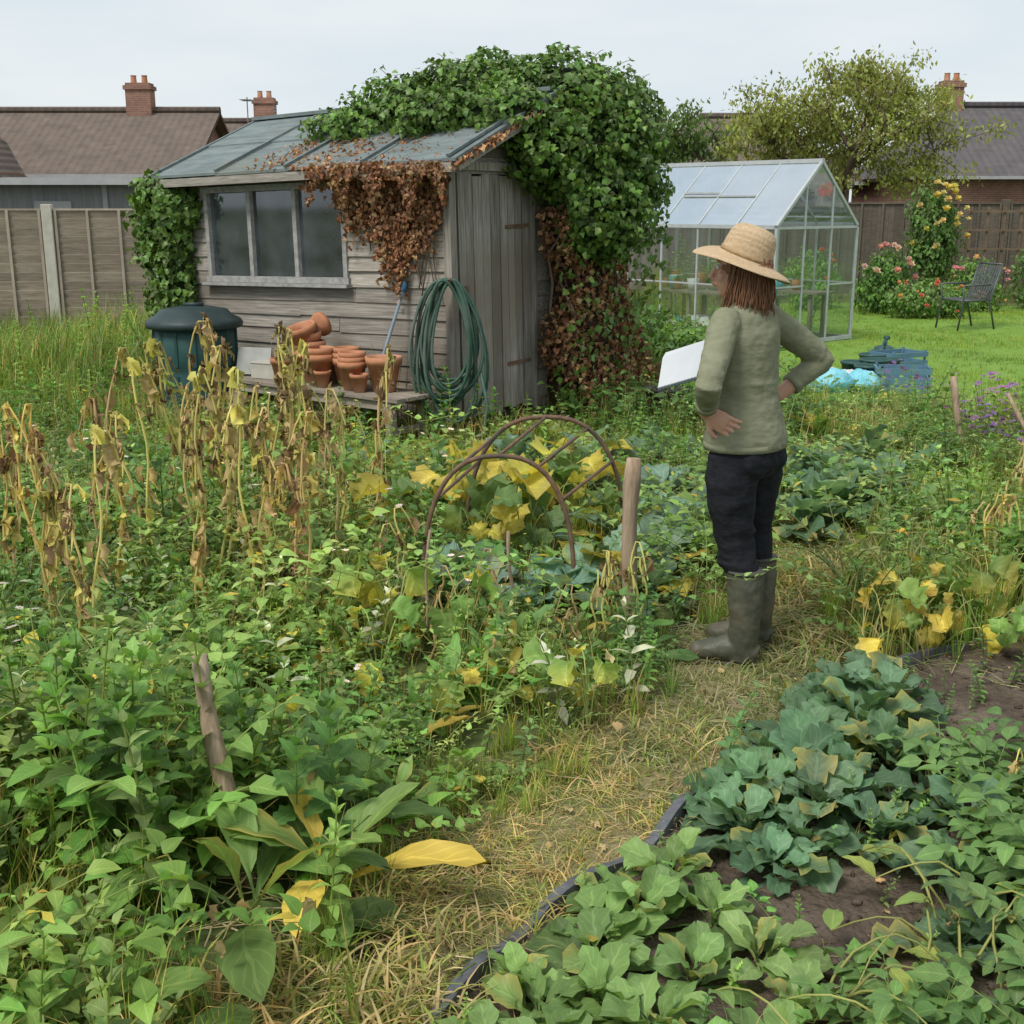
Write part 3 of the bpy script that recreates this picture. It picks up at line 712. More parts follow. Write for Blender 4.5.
wf=MB(); m_wf=noisemat('window_frame_wood',(.2,.2,.19),(.4,.39,.37),6,(3,3,3),rough=.8,bump=.3)
for z in (wz0,wz1): wf.box(((wx0+wx1)/2,-.03,z),(wx1-wx0+.08,.06,.05))
for x in (wx0,wx0+(wx1-wx0)/3,wx0+2*(wx1-wx0)/3,wx1): wf.box((x,-.026,(wz0+wz1)/2),(.045,.05,wz1-wz0-.052))
wf.box(((wx0+wx1)/2,-.06,wz0-.04),(wx1-wx0+.12,.09,.025))
wf.obj('window_frame',m_wf,shed)
gl=MB(); 
for i in range(3):
    a=wx0+(wx1-wx0)*i/3; b=wx0+(wx1-wx0)*(i+1)/3; gl.box(((a+b)/2,-.01,(wz0+wz1)/2),(b-a-.05,.006,wz1-wz0-.06))
gl.obj('window_glass',m_shglass,shed)
it=MB(); m_white=noisemat('white_plastic',(.5,.52,.5),(.65,.65,.62),5,rough=.5,bump=0); m_cyan=noisemat('cyan_plastic',(.05,.3,.35),(.12,.5,.55),14,rough=.4,bump=.5,bscale=9,dist=.03)
it.lathe([(.0,0),(.1,0),(.13,.1),(.12,.1),(.0,.03)],(1.5,.12,1.12)); it.lathe([(0,0),(.06,0),(.07,.14),(0,.15)],(1.05,.14,1.12),mi=1); it.box((.7,.14,1.2),(.18,.1,.16),mi=1); it.lathe([(0,0),(.05,0),(.06,.2),(0,.2)],(1.85,.12,1.12))
it.box((1.2,.3,1.1),(1.5,.3,.02)); it.box((.6,.06,1.5),(.2,.01,.5)); it.lathe([(0,0),(.12,0),(.16,.16),(0,.17)],(1.3,.2,1.12),mi=1)
it.obj('shelf_items',[m_white,m_cyan],shed)
rf=MB(); RX0=-.04; RW=W+.29
ro=lambda x,y: 2.04+(.42*y if y<=1 else .42*(2-y))
def slab(x0,x1,ya,yb,th=.022,lift=0,mi=0):
    V=[]
    for x in (x0,x1):
        for yy in (ya,yb):
            for zz in (0,th): V.append((x,yy,ro(0,yy)+lift+zz))
    rf.raw(V,[(0,1,3,2),(4,6,7,5),(0,4,5,1),(2,3,7,6),(1,5,7,3),(0,2,6,4)],mi)
n=4
for i in range(n):
    x0=RX0+i*RW/n; x1=RX0+(i+1)*RW/n
    lf=.0 if i%2 else .006
    slab(x0,x1+.03,-.24,.4,lift=lf+.004); slab(x0,x1+.03,.37,1.0,lift=lf+.018); slab(x0,x1,1.0,2.24,lift=lf+.004)
for i in range(n+1):
    x=RX0+.02+i*(RW-.06)/n
    rf.beam((x,-.24,ro(0,-.24)+.045),(x,1.0,ro(0,1.0)+.045),.03,.02)
rf.box((RX0+RW/2,1.0,2.505),(RW,.16,.03))
rf.obj('roof_covering',m_felt,shed)
fa=MB(); fa.box((RX0+RW/2,-.245,ro(0,-.24)-.035),(RW,.022,.065)); fa.box((RX0+RW/2,2.245,ro(0,2.24)-.045),(RW,.022,.09))
for x in (RX0-.005,RX0+RW+.008):
    fa.beam((x,-.2,ro(0,-.2)-.03),(x,1.0,ro(0,1)-.03),.022,.1); fa.beam((x,1.01,ro(0,1)-.033),(x,2.2,ro(0,2.2)-.03),.022,.1)
fa.obj('fascia_boards',m_trim,shed)

# ------------------------------------------------------------------ ivy
ivyT=[leaf(.1,.1,4,1,'heart',.12,fold=U_(.1,.4),curl=U_(.2,.8),col=np.array((.052,.105,.022))*U_(.65,1.4)) for _ in range(6)]
ivyD=[leaf(.085,.075,4,1,'heart',.12,fold=U_(.3,.9),curl=U_(.6,1.6),col=c,crump=.006) for c in [(.19,.095,.055),(.27,.15,.085),(.12,.07,.045),(.30,.20,.12),(.24,.125,.07),(.16,.085,.052)]]
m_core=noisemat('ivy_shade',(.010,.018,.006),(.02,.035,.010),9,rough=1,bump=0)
def blobleaves(buf,T,c,r,n,size,lump=.16,v=.35,zmin=-9):
    dd=R.normal(0,1,(n,3)); dd/=np.linalg.norm(dd,axis=1,keepdims=True)
    ph=R.uniform(0,6,3)
    f=1+lump*(np.sin(dd[:,0]*6+ph[0])*np.sin(dd[:,1]*7+ph[1])+.7*np.sin(dd[:,2]*9+dd[:,0]*8+ph[2]))
    f*=R.uniform(.84,1.06,n)
    P=np.array(c)+dd*np.array(r)*f[:,None]; k=P[:,2]>zmin; P=P[k];dd=dd[k]
    nn=dd/np.array(r); nn/=np.linalg.norm(nn,axis=1,keepdims=True); nn=nn+R.normal(0,.5,nn.shape)+[0,0,.3]
    tn=tints(len(P),v,.12)*np.clip(1+.35*np.sin(P[:,:1]*9+P[:,1:2]*7)*np.sin(P[:,2:3]*11),.6,1.4)
    buf.inst(T,P,orient(nn),R.uniform(size*.6,size*1.25,len(P)),tn)
IB=Buf(); core=MB()
blobs=[(-1.15,10.45,2.34,.45,.5,.18),(-.75,10.3,2.45,.5,.55,.28),(-.2,10.25,2.50,.6,.6,.37),(.35,10.2,2.52,.6,.65,.37),(.8,10.3,2.26,.42,.6,.48),(.88,10.25,1.92,.33,.5,.42),(.5,9.85,2.12,.4,.4,.42),(-.05,9.6,2.36,.45,.42,.24),(-.5,9.75,2.36,.4,.4,.2),(.62,9.75,1.75,.25,.3,.35),(.1,10.8,2.42,.7,.6,.35),(.25,9.55,2.1,.3,.25,.22),(.75,9.9,1.6,.25,.3,.3)]
for bx in blobs:
    vol=(bx[3]*bx[4]+bx[3]*bx[5]+bx[4]*bx[5])
    blobleaves(IB,ivyT,bx[:3],bx[3:],int(vol*5600),.54,.2)
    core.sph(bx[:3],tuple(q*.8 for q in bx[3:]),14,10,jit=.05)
for _ in range(280):
    bx=blobs[random.randrange(len(blobs))]; dd=R.normal(0,1,3); dd[2]=abs(dd[2])*.8; dd/=np.linalg.norm(dd)
    p=np.array(bx[:3])+dd*np.array(bx[3:])*.95; n=R.randint(6,13); L=U_(.1,.28)
    q=[p+dd*L*t+np.array([0,0,-.08*t*t]) for t in np.linspace(0,1,5)]
    IB.add(*stem(q,.004,.002,(.05,.04,.02),3))
    PP=np.array([q[0]+(q[-1]-q[0])*U_(.1,1)+R.normal(0,.025,3) for _ in range(n)])
    IB.inst(ivyT,PP,orient(R.normal(0,.5,(n,3))+dd),R.uniform(.3,.6,n),tints(n,.3,.1)*1.3)
lb=[SL(-.02,-.12,1.78),SL(.02,-.12,1.45),SL(.05,-.14,1.05),SL(.0,-.12,.7),SL(.0,-.1,.35),SL(-.28,-.05,1.5),SL(-.25,.0,1.0),SL(.12,-.1,1.7),SL(-.25,-.05,1.8)]
for c,r in zip(lb,[(.27,.2,.2),(.22,.16,.3),(.17,.16,.35),(.16,.16,.35),(.22,.18,.35),(.24,.2,.35),(.2,.2,.5),(.2,.15,.17),(.2,.18,.18)]):
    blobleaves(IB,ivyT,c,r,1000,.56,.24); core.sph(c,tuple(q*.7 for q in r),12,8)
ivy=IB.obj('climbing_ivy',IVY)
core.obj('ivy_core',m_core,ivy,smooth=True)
DBf=Buf()
def wallleaves(buf,T,n,fx,fz,keep,nrm,thick,size,v=.35):
    P=[]
    while len(P)<n:
        a,b=random.random(),random.random()
        u,z=fx(a),fz(b)
        if keep(u,z): P.append(nrm[0](u,z,random.random()*thick))
    P=np.array(P); nn=np.tile(nrm[1],(n,1))+R.normal(0,.4,(n,3))
    buf.inst(T,P,orient(nn),R.uniform(size*.6,size*1.3,n),tints(n,v,.12))
nf=np.array([-sy[0],-sy[1],.1]); ng=np.array([sx[0],sx[1],.1])
def lace(u,z):
    lo=(2.02-(u-1.65)*.92) if u<2.72 else (1.03+(u-2.72)*1.7)
    lo+=.09*math.sin(u*14)+.05*math.sin(u*37)
    g=.5+.5*math.sin(u*23+z*5)*math.sin(z*17-u*9)
    d=(z-lo)/.25
    return random.random()<min(1,max(0,d+.12))*(.5+.55*g)
wallleaves(DBf,ivyD,2700,lambda a:1.65+a*1.55,lambda b:.80+b*1.2,lace,(lambda u,z,t:SL(u,-.05-t,z),nf),.09,.48)
P=[]; 
while len(P)<3000:
    x=1.1+2.3*random.random()**.8; yy=U_(-.26,.8)
    if random.random()<np.interp(x,[1.1,2.2,3.4],[.12,.6,1])*(1.0 if yy<.25 else .5): P.append(SL(x,yy,ro(0,yy)+.05+U_(0,.04)))
P=np.array(P); DBf.inst(ivyD,P,orient(R.normal(0,.35,(len(P),3))+[-.1,-.3,1]),R.uniform(.25,.65,len(P)),tints(len(P),.35,.12))
wallleaves(DBf,ivyD,600,lambda a:1.9+a*1.4,lambda b:1.66+b*.38,lambda u,z:z>1.93-.2*math.sin(u*9)**4,(lambda u,z,t:SL(u,-.27-t,z),nf),.04,.48)
wallleaves(DBf,ivyD,7600,lambda a:.92+a*1.5,lambda b:-.02+b*1.75,lambda u,z:u>.98+.12*math.sin(z*7) and u<2.05+.18*math.sin(z*4)+(.35 if z<.35 else 0),(lambda u,z,t:SL(3.2+t*(1+1.5*max(0,.6-z)),u,z),ng),.28,.55)
cr=empty('dead_creeper')
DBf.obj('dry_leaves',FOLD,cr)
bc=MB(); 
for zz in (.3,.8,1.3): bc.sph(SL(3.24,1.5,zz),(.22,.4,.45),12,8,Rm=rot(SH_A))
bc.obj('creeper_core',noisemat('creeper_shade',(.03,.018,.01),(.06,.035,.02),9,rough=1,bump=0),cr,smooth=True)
st=MB()
for i in range(16):
    y0=U_(1.05,2.0); P=[SL(3.25+U_(0,.2),y0+.1*math.sin(z*3+i)+U_(-.04,.04),z) for z in np.linspace(0,1.8,9)]
    st.tube(P,[.018-.001*j for j in range(9)],6)
for i in range(12):
    x0=U_(2.3,3.05); P=[SL(x0-.25*z*z/2+.05*math.sin(z*6+i),-.06,1.0+z) for z in np.linspace(U_(0,.4),1.0,7)]; st.tube(P,.005,5)
m_bark=noisemat('bark',(.07,.05,.035),(.17,.125,.09),9,(3,3,.6),rough=.9,bump=.6)
st.obj('creeper_stems',m_bark,cr,smooth=True)
GI=Buf()
wallleaves(GI,ivyT,2400,lambda a:.95+a*1.4,lambda b:-.02+b*1.9,lambda u,z:(random.random()<(.75 if z<.3 or z>1.4 else .16)),(lambda u,z,t:SL(3.35+t,u,z),ng),.25,.55)
GI.obj('ivy_regrowth',IVY,ivy)

# ------------------------------------------------------------------ compost bin
m_bin=noisemat('green_bin_plastic',(.018,.06,.055),(.03,.085,.08),5,rough=.5,bump=.1)
m_lid=noisemat('bin_lid_plastic',(.02,.035,.035),(.035,.055,.055),5,rough=.5,bump=.1)
bo=empty('compost_bin',(-2.60,9.90,0))
b=MB(); b.lathe([(.34,0),(.35,.05),(.335,.4),(.325,.44),(.335,.46),(.33,.78),(.31,.79),(0,.79)],k=28); b.obj('bin_body',m_bin,bo,smooth=True)
b=MB()
for i in range(14): a=i*2*PI/14; b.beam((.346*math.cos(a),.346*math.sin(a),.06),(.338*math.cos(a),.338*math.sin(a),.4),.02,.014); b.beam((.336*math.cos(a),.336*math.sin(a),.47),(.334*math.cos(a),.334*math.sin(a),.75),.02,.014)
b.obj('bin_ribs',m_bin,bo)
b=MB(); b.lathe([(.345,.76),(.385,.765),(.392,.80),(.375,.83),(.31,.86),(.27,.905),(.14,.93),(0,.935)],k=28); b.box((0,0,.945),(.16,.04,.03)); b.obj('bin_lid',m_lid,bo,smooth=True)

# ------------------------------------------------------------------ bench & pots
m_wood=noisemat('old_bench_wood',(.17,.14,.11),(.36,.31,.25),6,(1,8,8),rough=.85,bump=.4,island=.25)
be=empty('potting_bench',(-1.42,9.22,0),SH_A)
b=MB()
for i in range(4): b.box((0,-.165+i*.11,.37),(1.85,.098,.03))
for x in (-.85,-.05,.82):
    for y in (-.17,.17): b.box((x,y,.178),(.06,.06,.352))
b.box((0,-.175,.315),(1.7,.02,.06)); b.box((0,.175,.315),(1.7,.02,.06)); b.box((.82,0,.13),(.03,.3,.05)); b.box((-.85,0,.13),(.03,.3,.05))
b.obj('bench_frame',m_wood,be,bevel=.003)
m_terra=noisemat('terracotta',(.36,.15,.075),(.52,.24,.13),9,rough=.8,bump=.15,c3=(.48,.32,.23))
bR=rot(SH_A)
def potp(s): return [(0,.0),(.62*s*.5,0),(.92*s*.5,.74*s),(1.0*s*.5,.74*s),(1.04*s*.5,.96*s),(.9*s*.5,.96*s),(.86*s*.5,.76*s),(.55*s*.5,.08*s),(0,.08*s)]
def pot(x,y,z,s,tilt=None):
    b=MB(); Rm=tilt; b.lathe(potp(s),(0,0,0),20,Rm=Rm)
    w=np.array([-1.42,9.22,0])+bR@np.array([x,y,0]); b.obj('terracotta_pot',m_terra,smooth=False,loc=(w[0],w[1],z)).data.polygons.foreach_set('use_smooth',[True]*len(b.f))
T=.387
pot(.58,.02,T,.27); pot(.33,-.06,T,.22); pot(.33,-.06,T+.045,.21); pot(.33,-.06,T+.09,.2); pot(.14,.07,T,.22); pot(.14,.07,T+.05,.21); pot(.14,.07,T+.10,.2); pot(-.04,-.05,T,.25)
pot(-.04,-.05,T+.06,.24); pot(-.24,.04,T,.27); pot(-.24,.04,T+.07,.26); pot(-.24,.04,T+.14,.25,rot(0,.05,-.12)); pot(-.23,.03,T+.22,.24,rot(.3,.12,-.30)); pot(-.26,.03,T+.38,.19,rot(.9,.3,1.2))
pot(-.42,-.08,T,.19); pot(-.1,.12,T,.24); pot(.46,-.12,T,.14); pot(.06,-.11,T,.13)
b=MB(); b.box((0,0,.06),(.3,.2,.12)); b.box((0,0,.125),(.31,.21,.012)); b.obj('seed_box',noisemat('pale_box',(.35,.33,.28),(.5,.48,.42),6,bump=.2),bevel=.004,loc=tuple(np.array([-1.42,9.22,T])+bR@np.array([-.62,0,0])),rz=SH_A+.2)
b=MB(); b.box((0,0,.14),(.30,.015,.22),rx(-.3)); b.box((-.1,.02,.05),(.02,.02,.12)); b.box((.1,.02,.05),(.02,.02,.12)); b.obj('slate_sign',noisemat('pale_sign',(.30,.31,.29),(.42,.42,.39),6,bump=.2),loc=tuple(np.array([-1.42,9.22,T-.02])+bR@np.array([-.83,-.02,0])),rz=SH_A+.35)
b=MB(); b.sph((0,0,.05),(.1,.08,.06),jit=.15); b.sph((.13,.02,.05),(.06,.06,.05),jit=.15); b.lathe([(0,0),(.05,0),(.06,.1),(.05,.1),(0,.02)],(-.15,.05,0)); b.obj('garden_sundries',noisemat('sundry_brown',(.14,.09,.06),(.26,.18,.12),8),smooth=True,loc=tuple(np.array([-1.42,9.22,T])+bR@np.array([-.45,.08,0])))
b=MB(); a=SL(2.62,-.55,0); c=SL(2.70,-.09,1.1); m_hoe=noisemat('blue_grey_handle',(.16,.22,.27),(.28,.35,.4),10,rough=.5,bump=.1)
b.tube([a,a+(c-a)*.5,c],[.013,.013,.013],8); b.tube([c,c+(c-a)*.06],[.019,.019],8,mi=1); dd=(c-a)/np.linalg.norm(c-a); b.beam(a,a+dd*.1,.16,.008,mi=1)
b.obj('garden_hoe',[m_hoe,noisemat('handle_grip',(.03,.1,.2),(.05,.16,.3),5,bump=0)],smooth=False)
m_hose=noisemat('green_hose',(.03,.07,.05),(.07,.13,.095),8,rough=.45,bump=.05,c3=(.12,.15,.13))
ho=empty('garden_hose'); b=MB(); cx_,cy_=-.45,8.86
for i in range(13):
    rw=U_(.13,.275); rh=U_(.36,.53); zc=1.21-rh; ox=U_(-.04,.04); oy=-.02-i*.011; P=[]; wob=U_(0,6)
    for j in range(36):
        q=2*PI*j/36; P.append((cx_+ox+rw*math.cos(q)*(1-.22*math.sin(q))+.012*math.sin(2*q+wob),cy_+oy+.014*math.sin(3*q+i),zc+rh*math.sin(q)))
    b.tube(P,.0118,7,closed=True)
P=[(cx_+.22,cy_-.1,.55),(cx_+.27,cy_-.12,.3),(cx_+.24,cy_-.16,.1),(cx_+.05,cy_-.22,.03),(cx_-.2,cy_-.3,.03)]; b.tube(P,.0125,7)
b.obj('hose_coil',m_hose,ho,smooth=True)
b=MB(); b.tube([(cx_,cy_+.14,1.20),(cx_,cy_-.14,1.18),(cx_,cy_-.16,1.22)],.012,8); b.obj('hose_hook',m_rust,ho)

# ------------------------------------------------------------------ fences
m_fence=noisemat('fence_panel',(.24,.195,.15),(.40,.335,.265),4,(1,3,8),rough=.9,bump=.3,island=.25)
m_batt=noisemat('fence_batten',(.30,.25,.195),(.45,.385,.31),4,(3,3,1),rough=.9,bump=.3,island=.2)
m_conc=noisemat('concrete_post',(.40,.38,.32),(.54,.51,.44),7,rough=.9,bump=.3)
m_fenceD=noisemat('dark_fence_panel',(.09,.075,.06),(.17,.14,.11),4,(1,3,8),rough=.9,bump=.3,island=.2)
def fence(name,x0,y0,x1,y1,h,mat,pm,pw=1.83,style='lap',bm=None):
    L=math.hypot(x1-x0,y1-y0); a=math.atan2(y1-y0,x1-x0); e=empty(name,(x0,y0,0),a); n=max(1,round(L/pw)); pw=L/n
    b=MB(); p=MB(); t=MB()
    for i in range(n):
        c=(i+.5)*pw
        if style=='lap':
            k=13
            for j in range(k): b.box((c,U_(-.003,.003),.12+(h-.12)*(j+.5)/k),(pw-.13,.014,(h-.12)/k+.022),rx(.2))
        else:
            k=16
            for j in range(k): b.box((i*pw+.06+(pw-.12)*(j+.5)/k,U_(-.003,.003),.1+(h-.1)/2),((pw-.12)/k-.004,.014,h-.1))
        for q in (.02,.26,.5,.74,.98): t.box((i*pw+.07+(pw-.14)*q,-.03,h/2+.06),(.035,.022,h-.12))
        t.box((c,-.005,h+.012),(pw-.12,.06,.025))
    for i in range(n+1): p.box((i*pw,-.01,h/2+.03),(.14,.11,h+.1)); 
    b.obj('boards',mat,e); t.obj('battens',bm or mat,e); p.obj('posts',pm,e,bevel=.01); return e
fence('garden_fence',-17.5,15.55,-2.5,17.0,1.66,m_fence,m_conc,bm=m_batt)
fence('boundary_fence',.2,22.9,20,23.3,1.75,m_fenceD,m_fenceD,style='v')
fence('boundary_fence',-2.5,17.1,.2,22.8,1.6,m_fence,m_conc)

# ------------------------------------------------------------------ houses
def brickmat(name,c1,c2,mort=(.36,.33,.3),sc=4.5):
    m,nt,p,out=newmat(name); L=nt.links.new
    tc=nt.nodes.new('ShaderNodeTexCoord'); mp=nt.nodes.new('ShaderNodeMapping'); mp.inputs['Rotation'].default_value=(PI/2,0,0)
    L(tc.outputs['Object'],mp.inputs[0]); b=nt.nodes.new('ShaderNodeTexBrick'); b.inputs['Scale'].default_value=sc
    b.inputs['Color1'].default_value=(*c1,1); b.inputs['Color2'].default_value=(*c2,1); b.inputs['Mortar'].default_value=(*mort,1); b.inputs['Mortar Size'].default_value=.015
    L(mp.outputs[0],b.inputs['Vector'])
    nz=nt.nodes.new('ShaderNodeTexNoise'); nz.inputs['Scale'].default_value=1.5; L(tc.outputs['Object'],nz.inputs['Vector'])
    mr=nt.nodes.new('ShaderNodeMapRange'); mr.inputs[1].default_value=.3; mr.inputs[2].default_value=.7; mr.inputs[3].default_value=.65; mr.inputs[4].default_value=1.15; L(nz.outputs['Fac'],mr.inputs[0])
    sc_=nt.nodes.new('ShaderNodeVectorMath'); sc_.operation='SCALE'; L(b.outputs[0],sc_.inputs[0]); L(mr.outputs[0],sc_.inputs['Scale'])
    L(sc_.outputs[0],p.inputs['Base Color']); p.inputs['Roughness'].default_value=.9; return m
m_brick=brickmat('red_brick',(.23,.10,.065),(.30,.145,.09))
def tilemat(name,c1,c2):
    m=noisemat(name,c1,c2,2.5,(1,1,1),rough=.8,bump=.25); nt=m.node_tree; L=nt.links.new
    p=[n for n in nt.nodes if n.type=='BSDF_PRINCIPLED'][0]; tc=nt.nodes.new('ShaderNodeTexCoord')
    w=nt.nodes.new('ShaderNodeTexWave'); w.bands_direction='Z'; w.inputs['Scale'].default_value=1.9; w.wave_profile='SAW'; L(tc.outputs['Object'],w.inputs['Vector'])
    w2=nt.nodes.new('ShaderNodeTexWave'); w2.bands_direction='X'; w2.inputs['Scale'].default_value=1.3; L(tc.outputs['Object'],w2.inputs['Vector'])
    ml=nt.nodes.new('ShaderNodeMath'); ml.operation='MULTIPLY_ADD'; L(w2.outputs['Fac'],ml.inputs[0]); ml.inputs[1].default_value=.22; L(w.outputs['Fac'],ml.inputs[2])
    b=nt.nodes.new('ShaderNodeBump'); b.inputs['Strength'].default_value=.9; b.inputs['Distance'].default_value=.1; L(ml.outputs[0],b.inputs['Height']); L(b.outputs[0],p.inputs['Normal']); return m
m_tileB=tilemat('brown_roof_tile',(.11,.085,.07),(.175,.135,.11)); m_tileG=tilemat('grey_roof_tile',(.085,.078,.08),(.135,.12,.122))
m_upvc=noisemat('white_upvc',(.7,.7,.7),(.78,.78,.78),4,rough=.4,bump=0); m_win=noisemat('window_dark',(.02,.025,.03),(.05,.06,.07),2,rough=.08,bump=0,spec=.6)
m_gut=noisemat('grey_gutter',(.3,.3,.3),(.4,.4,.4),4,bump=0)
def house(name,x0,x1,yc,dep,ze,zr,tile,hip=0,chim=(),wins=(),wall=None):
    e=empty(name,((x0+x1)/2,yc,0)); hw=(x1-x0)/2; hd=dep/2; b=MB(); b.box((0,0,ze/2),(2*hw,2*hd,ze))
    if hip==0:
        for s in (-1,1): b.raw([(s*hw,-hd,ze),(s*hw,hd,ze),(s*hw,0,zr-.05)],[(0,1,2)])
    b.obj('walls',wall or m_brick,e)
    o=.35; r=MB(); A=[(-hw-o,-hd-o,ze-.15),(hw+o,-hd-o,ze-.15),(hw+o,hd+o,ze-.15),(-hw-o,hd+o,ze-.15),(-hw-o+hip,0,zr),(hw+o-hip,0,zr)]
    r.raw(A,[(0,1,5,4),(2,3,4,5),(1,2,5),(3,0,4)] if hip else [(0,1,5,4),(2,3,4,5)])
    ob=r.obj('roof',tile,e); md=ob.modifiers.new('s','SOLIDIFY'); md.thickness=.12
    rd=MB(); rd.tube([(-hw-o+hip,0,zr+.02),(hw+o-hip,0,zr+.02)],.13,8)
    if hip:
        for s in (-1,1): rd.tube([(s*(hw+o-hip),0,zr+.02),(s*(hw+o),-hd-o,ze-.13)],.1,6)
    rd.obj('ridge_tiles',tile,e)
    t=MB(); t.box((0,-hd-o-.05,ze-.2),(2*hw+2*o,.09,.09)); t.obj('gutter',m_gut,e)
    if chim:
        c=MB()
        for cx,w,ht in chim:
            c.box((cx,0,zr+ht/2-.4),(w,.55,ht+.8)); c.box((cx,0,zr+ht-.08),(w+.1,.65,.12)); c.box((cx,0,zr+ht+.03),(w-.02,.5,.07))
            for k in (-.22,.22): c.lathe([(.1,0),(.085,.2),(.1,.24),(.07,.24)],(cx+k*w,0,zr+ht+.06),12,mi=1)
        c.obj('chimney',[m_brick,m_terra],e)
    if wins:
        w=MB()
        for wx,wz,ww,wh in wins:
            w.box((wx,-hd-.02,wz),(ww,.08,wh)); 
            nn=max(1,round(ww/.8))
            for i in range(nn): w.box((wx-ww/2+ww*(i+.5)/nn,-hd-.065,wz),(ww/nn-.12,.02,wh-.16),mi=1)
        w.obj('windows',[m_upvc,m_win],e)
    return e
house('brick_bungalow',-26,-9.6,40,7,2.75,4.60,m_tileB,0,[(6.05,.78,.78)],[(-3,1.5,2,1.1),(4,1.5,2,1.1)])
house('brick_bungalow',-11.5,-4.6,45,6,2.8,4.6,m_tileB,1.5,[(-.75,.72,.75)])
house('brick_house',11.9,30,40,7,2.7,4.75,m_tileG,2.2,[(-7.1,.66,.70)],[(-4.2,1.95,1.6,1.0),(-1,1.95,2.4,1.0),(3,1.95,2,1.0)])
house('brick_house',4.4,11.0,44,7,2.6,4.7,m_tileB,2.5)
g=empty('brick_gable_wing',(-16.2,35.5,0)); b=MB(); b.box((0,0,1.3),(4.2,2.6,2.6)); b.raw([(-2.1,-1.3,2.6),(2.1,-1.3,2.6),(0,-1.3,4.2)],[(0,1,2)]); b.obj('walls',m_brick,g)
b=MB(); b.raw([(-2.3,-1.35,2.4),(0,-1.35,4.3),(0,2.5,4.3),(-2.3,2.5,2.4),(2.3,-1.35,2.4),(2.3,2.5,2.4)],[(0,1,2,3),(1,4,5,2)]); o=b.obj('roof',m_tileB,g); md=o.modifiers.new('s','SOLIDIFY'); md.thickness=.12
m_gren=noisemat('grey_render',(.16,.165,.17),(.24,.245,.25),3,(6,6,.5),rough=.85,bump=.2)
g=empty('grey_outbuilding',(-9.6,25,0)); b=MB(); b.box((0,0,1.05),(5.0,3,2.1)); b.obj('walls',m_gren,g)
b=MB(); b.box((0,-.1,2.17),(5.3,3.4,.12)); b.obj('flat_roof',noisemat('outbuilding_roof',(.2,.21,.22),(.32,.33,.34),3),g)
b=MB(); b.box((0,-1.83,2.16),(5.3,.03,.13)); 
for x in (-1.2,1.9): b.box((x,-1.52,1.05),(.09,.06,2.1))
b.box((.9,-1.52,1.45),(.7,.05,.7)); b.obj('fascia',noisemat('pale_fascia',(.3,.31,.32),(.4,.4,.4),3),g)
b=MB(); b.tube([(0,0,4.2),(0,0,5.4)],.02,6); 
for i in range(5): b.tube([(-.2,-.3+i*.15,5.3),(.2,-.3+i*.15,5.3)],.01,5)
b.tube([(0,-.4,5.3),(0,.4,5.3)],.012,5); b.obj('tv_aerial',m_gren,loc=(-8.8,42,-.2))

# ------------------------------------------------------------------ trees and shrubs behind
def tree(name,x,y,h,r,leafcol,nleaf,trunk_h,sz=.11,seed=1,tr=.13,lumps=()):
    random.seed(seed); e=empty(name,(x,y,0)); b=MB(); tips=[]
    def br(p,d,L,rad,lv):
        n=4; P=[p]
        for i in range(n):
            d=d+np.array([U_(-.16,.16),U_(-.16,.16),U_(-.02,.12)]); d/=np.linalg.norm(d); P.append(P[-1]+d*L/n)
        b.tube(P,list(np.linspace(rad,rad*.6,n+1)),6)
        if lv>=2: tips.extend(P[1:])
        if lv<4:
            kk=random.choice([3,4]) if lv<3 else 3; a0=U_(0,6.28)
            for k in range(kk):
                a=a0+k*2*PI/kk+U_(-.4,.4); s=U_(.6,1.0); dd=d+np.array([math.cos(a)*s,math.sin(a)*s,U_(-.1,.3)]); dd/=np.linalg.norm(dd)
                br(P[random.choice([2,3,4])] if k else P[-1],dd,L*U_(.55,.78),rad*.55,lv+1)
    br(np.zeros(3),np.array([0,0,1.]),trunk_h,tr,0)
    tp=np.array(tips); 
    s=np.array([r/np.abs(tp[:,0]).max(),r/np.abs(tp[:,1]).max(),1]); k=(h-.1)/tp[:,2].max()
    vs=np.array(b.v); sc=lambda a: np.stack([a[:,0]*s[0],a[:,1]*s[1],a[:,2]*k],1)
    vs=sc(vs); tp=sc(tp)
    b.v=[tuple(q) for q in vs]
    lf=Buf(); T=leaft(sz,sz*.55,2,'ovate',leafcol,4); ix=R.randint(0,len(tp),nleaf); P=tp[ix]+R.normal(0,.15,(nleaf,3))
    cl=.75+.5*((np.sin(ix*12.9898)*43758.5)%1.0)
    lf.inst(T,P,rrots(nleaf),R.uniform(.6,1.3,nleaf),tints(nleaf,.25,.1)*cl[:,None])
    for (c,rr,n) in lumps:
        c=np.array(c,float); near_=tp[np.argmin(((tp-c)**2).sum(1))]; b.tube([near_,(near_+c)/2+[0,0,.05],c],[.03,.02,.008],5)
        m=12
        for i in range(m):
            c2=c+R.normal(0,.5,3)*np.array(rr); b.tube([c,c2],[.012,.005],4); q=n//m; PP=c2+R.normal(0,.15,(q,3))*[1.2,1.2,.8]
            lf.inst(T,PP,rrots(q),R.uniform(.6,1.3,q),tints(q,.25,.1)*U_(.75,1.3))
    b.obj('trunk_and_limbs',m_bark,e,smooth=True)
    lf.obj('crown',FOL,e); return e
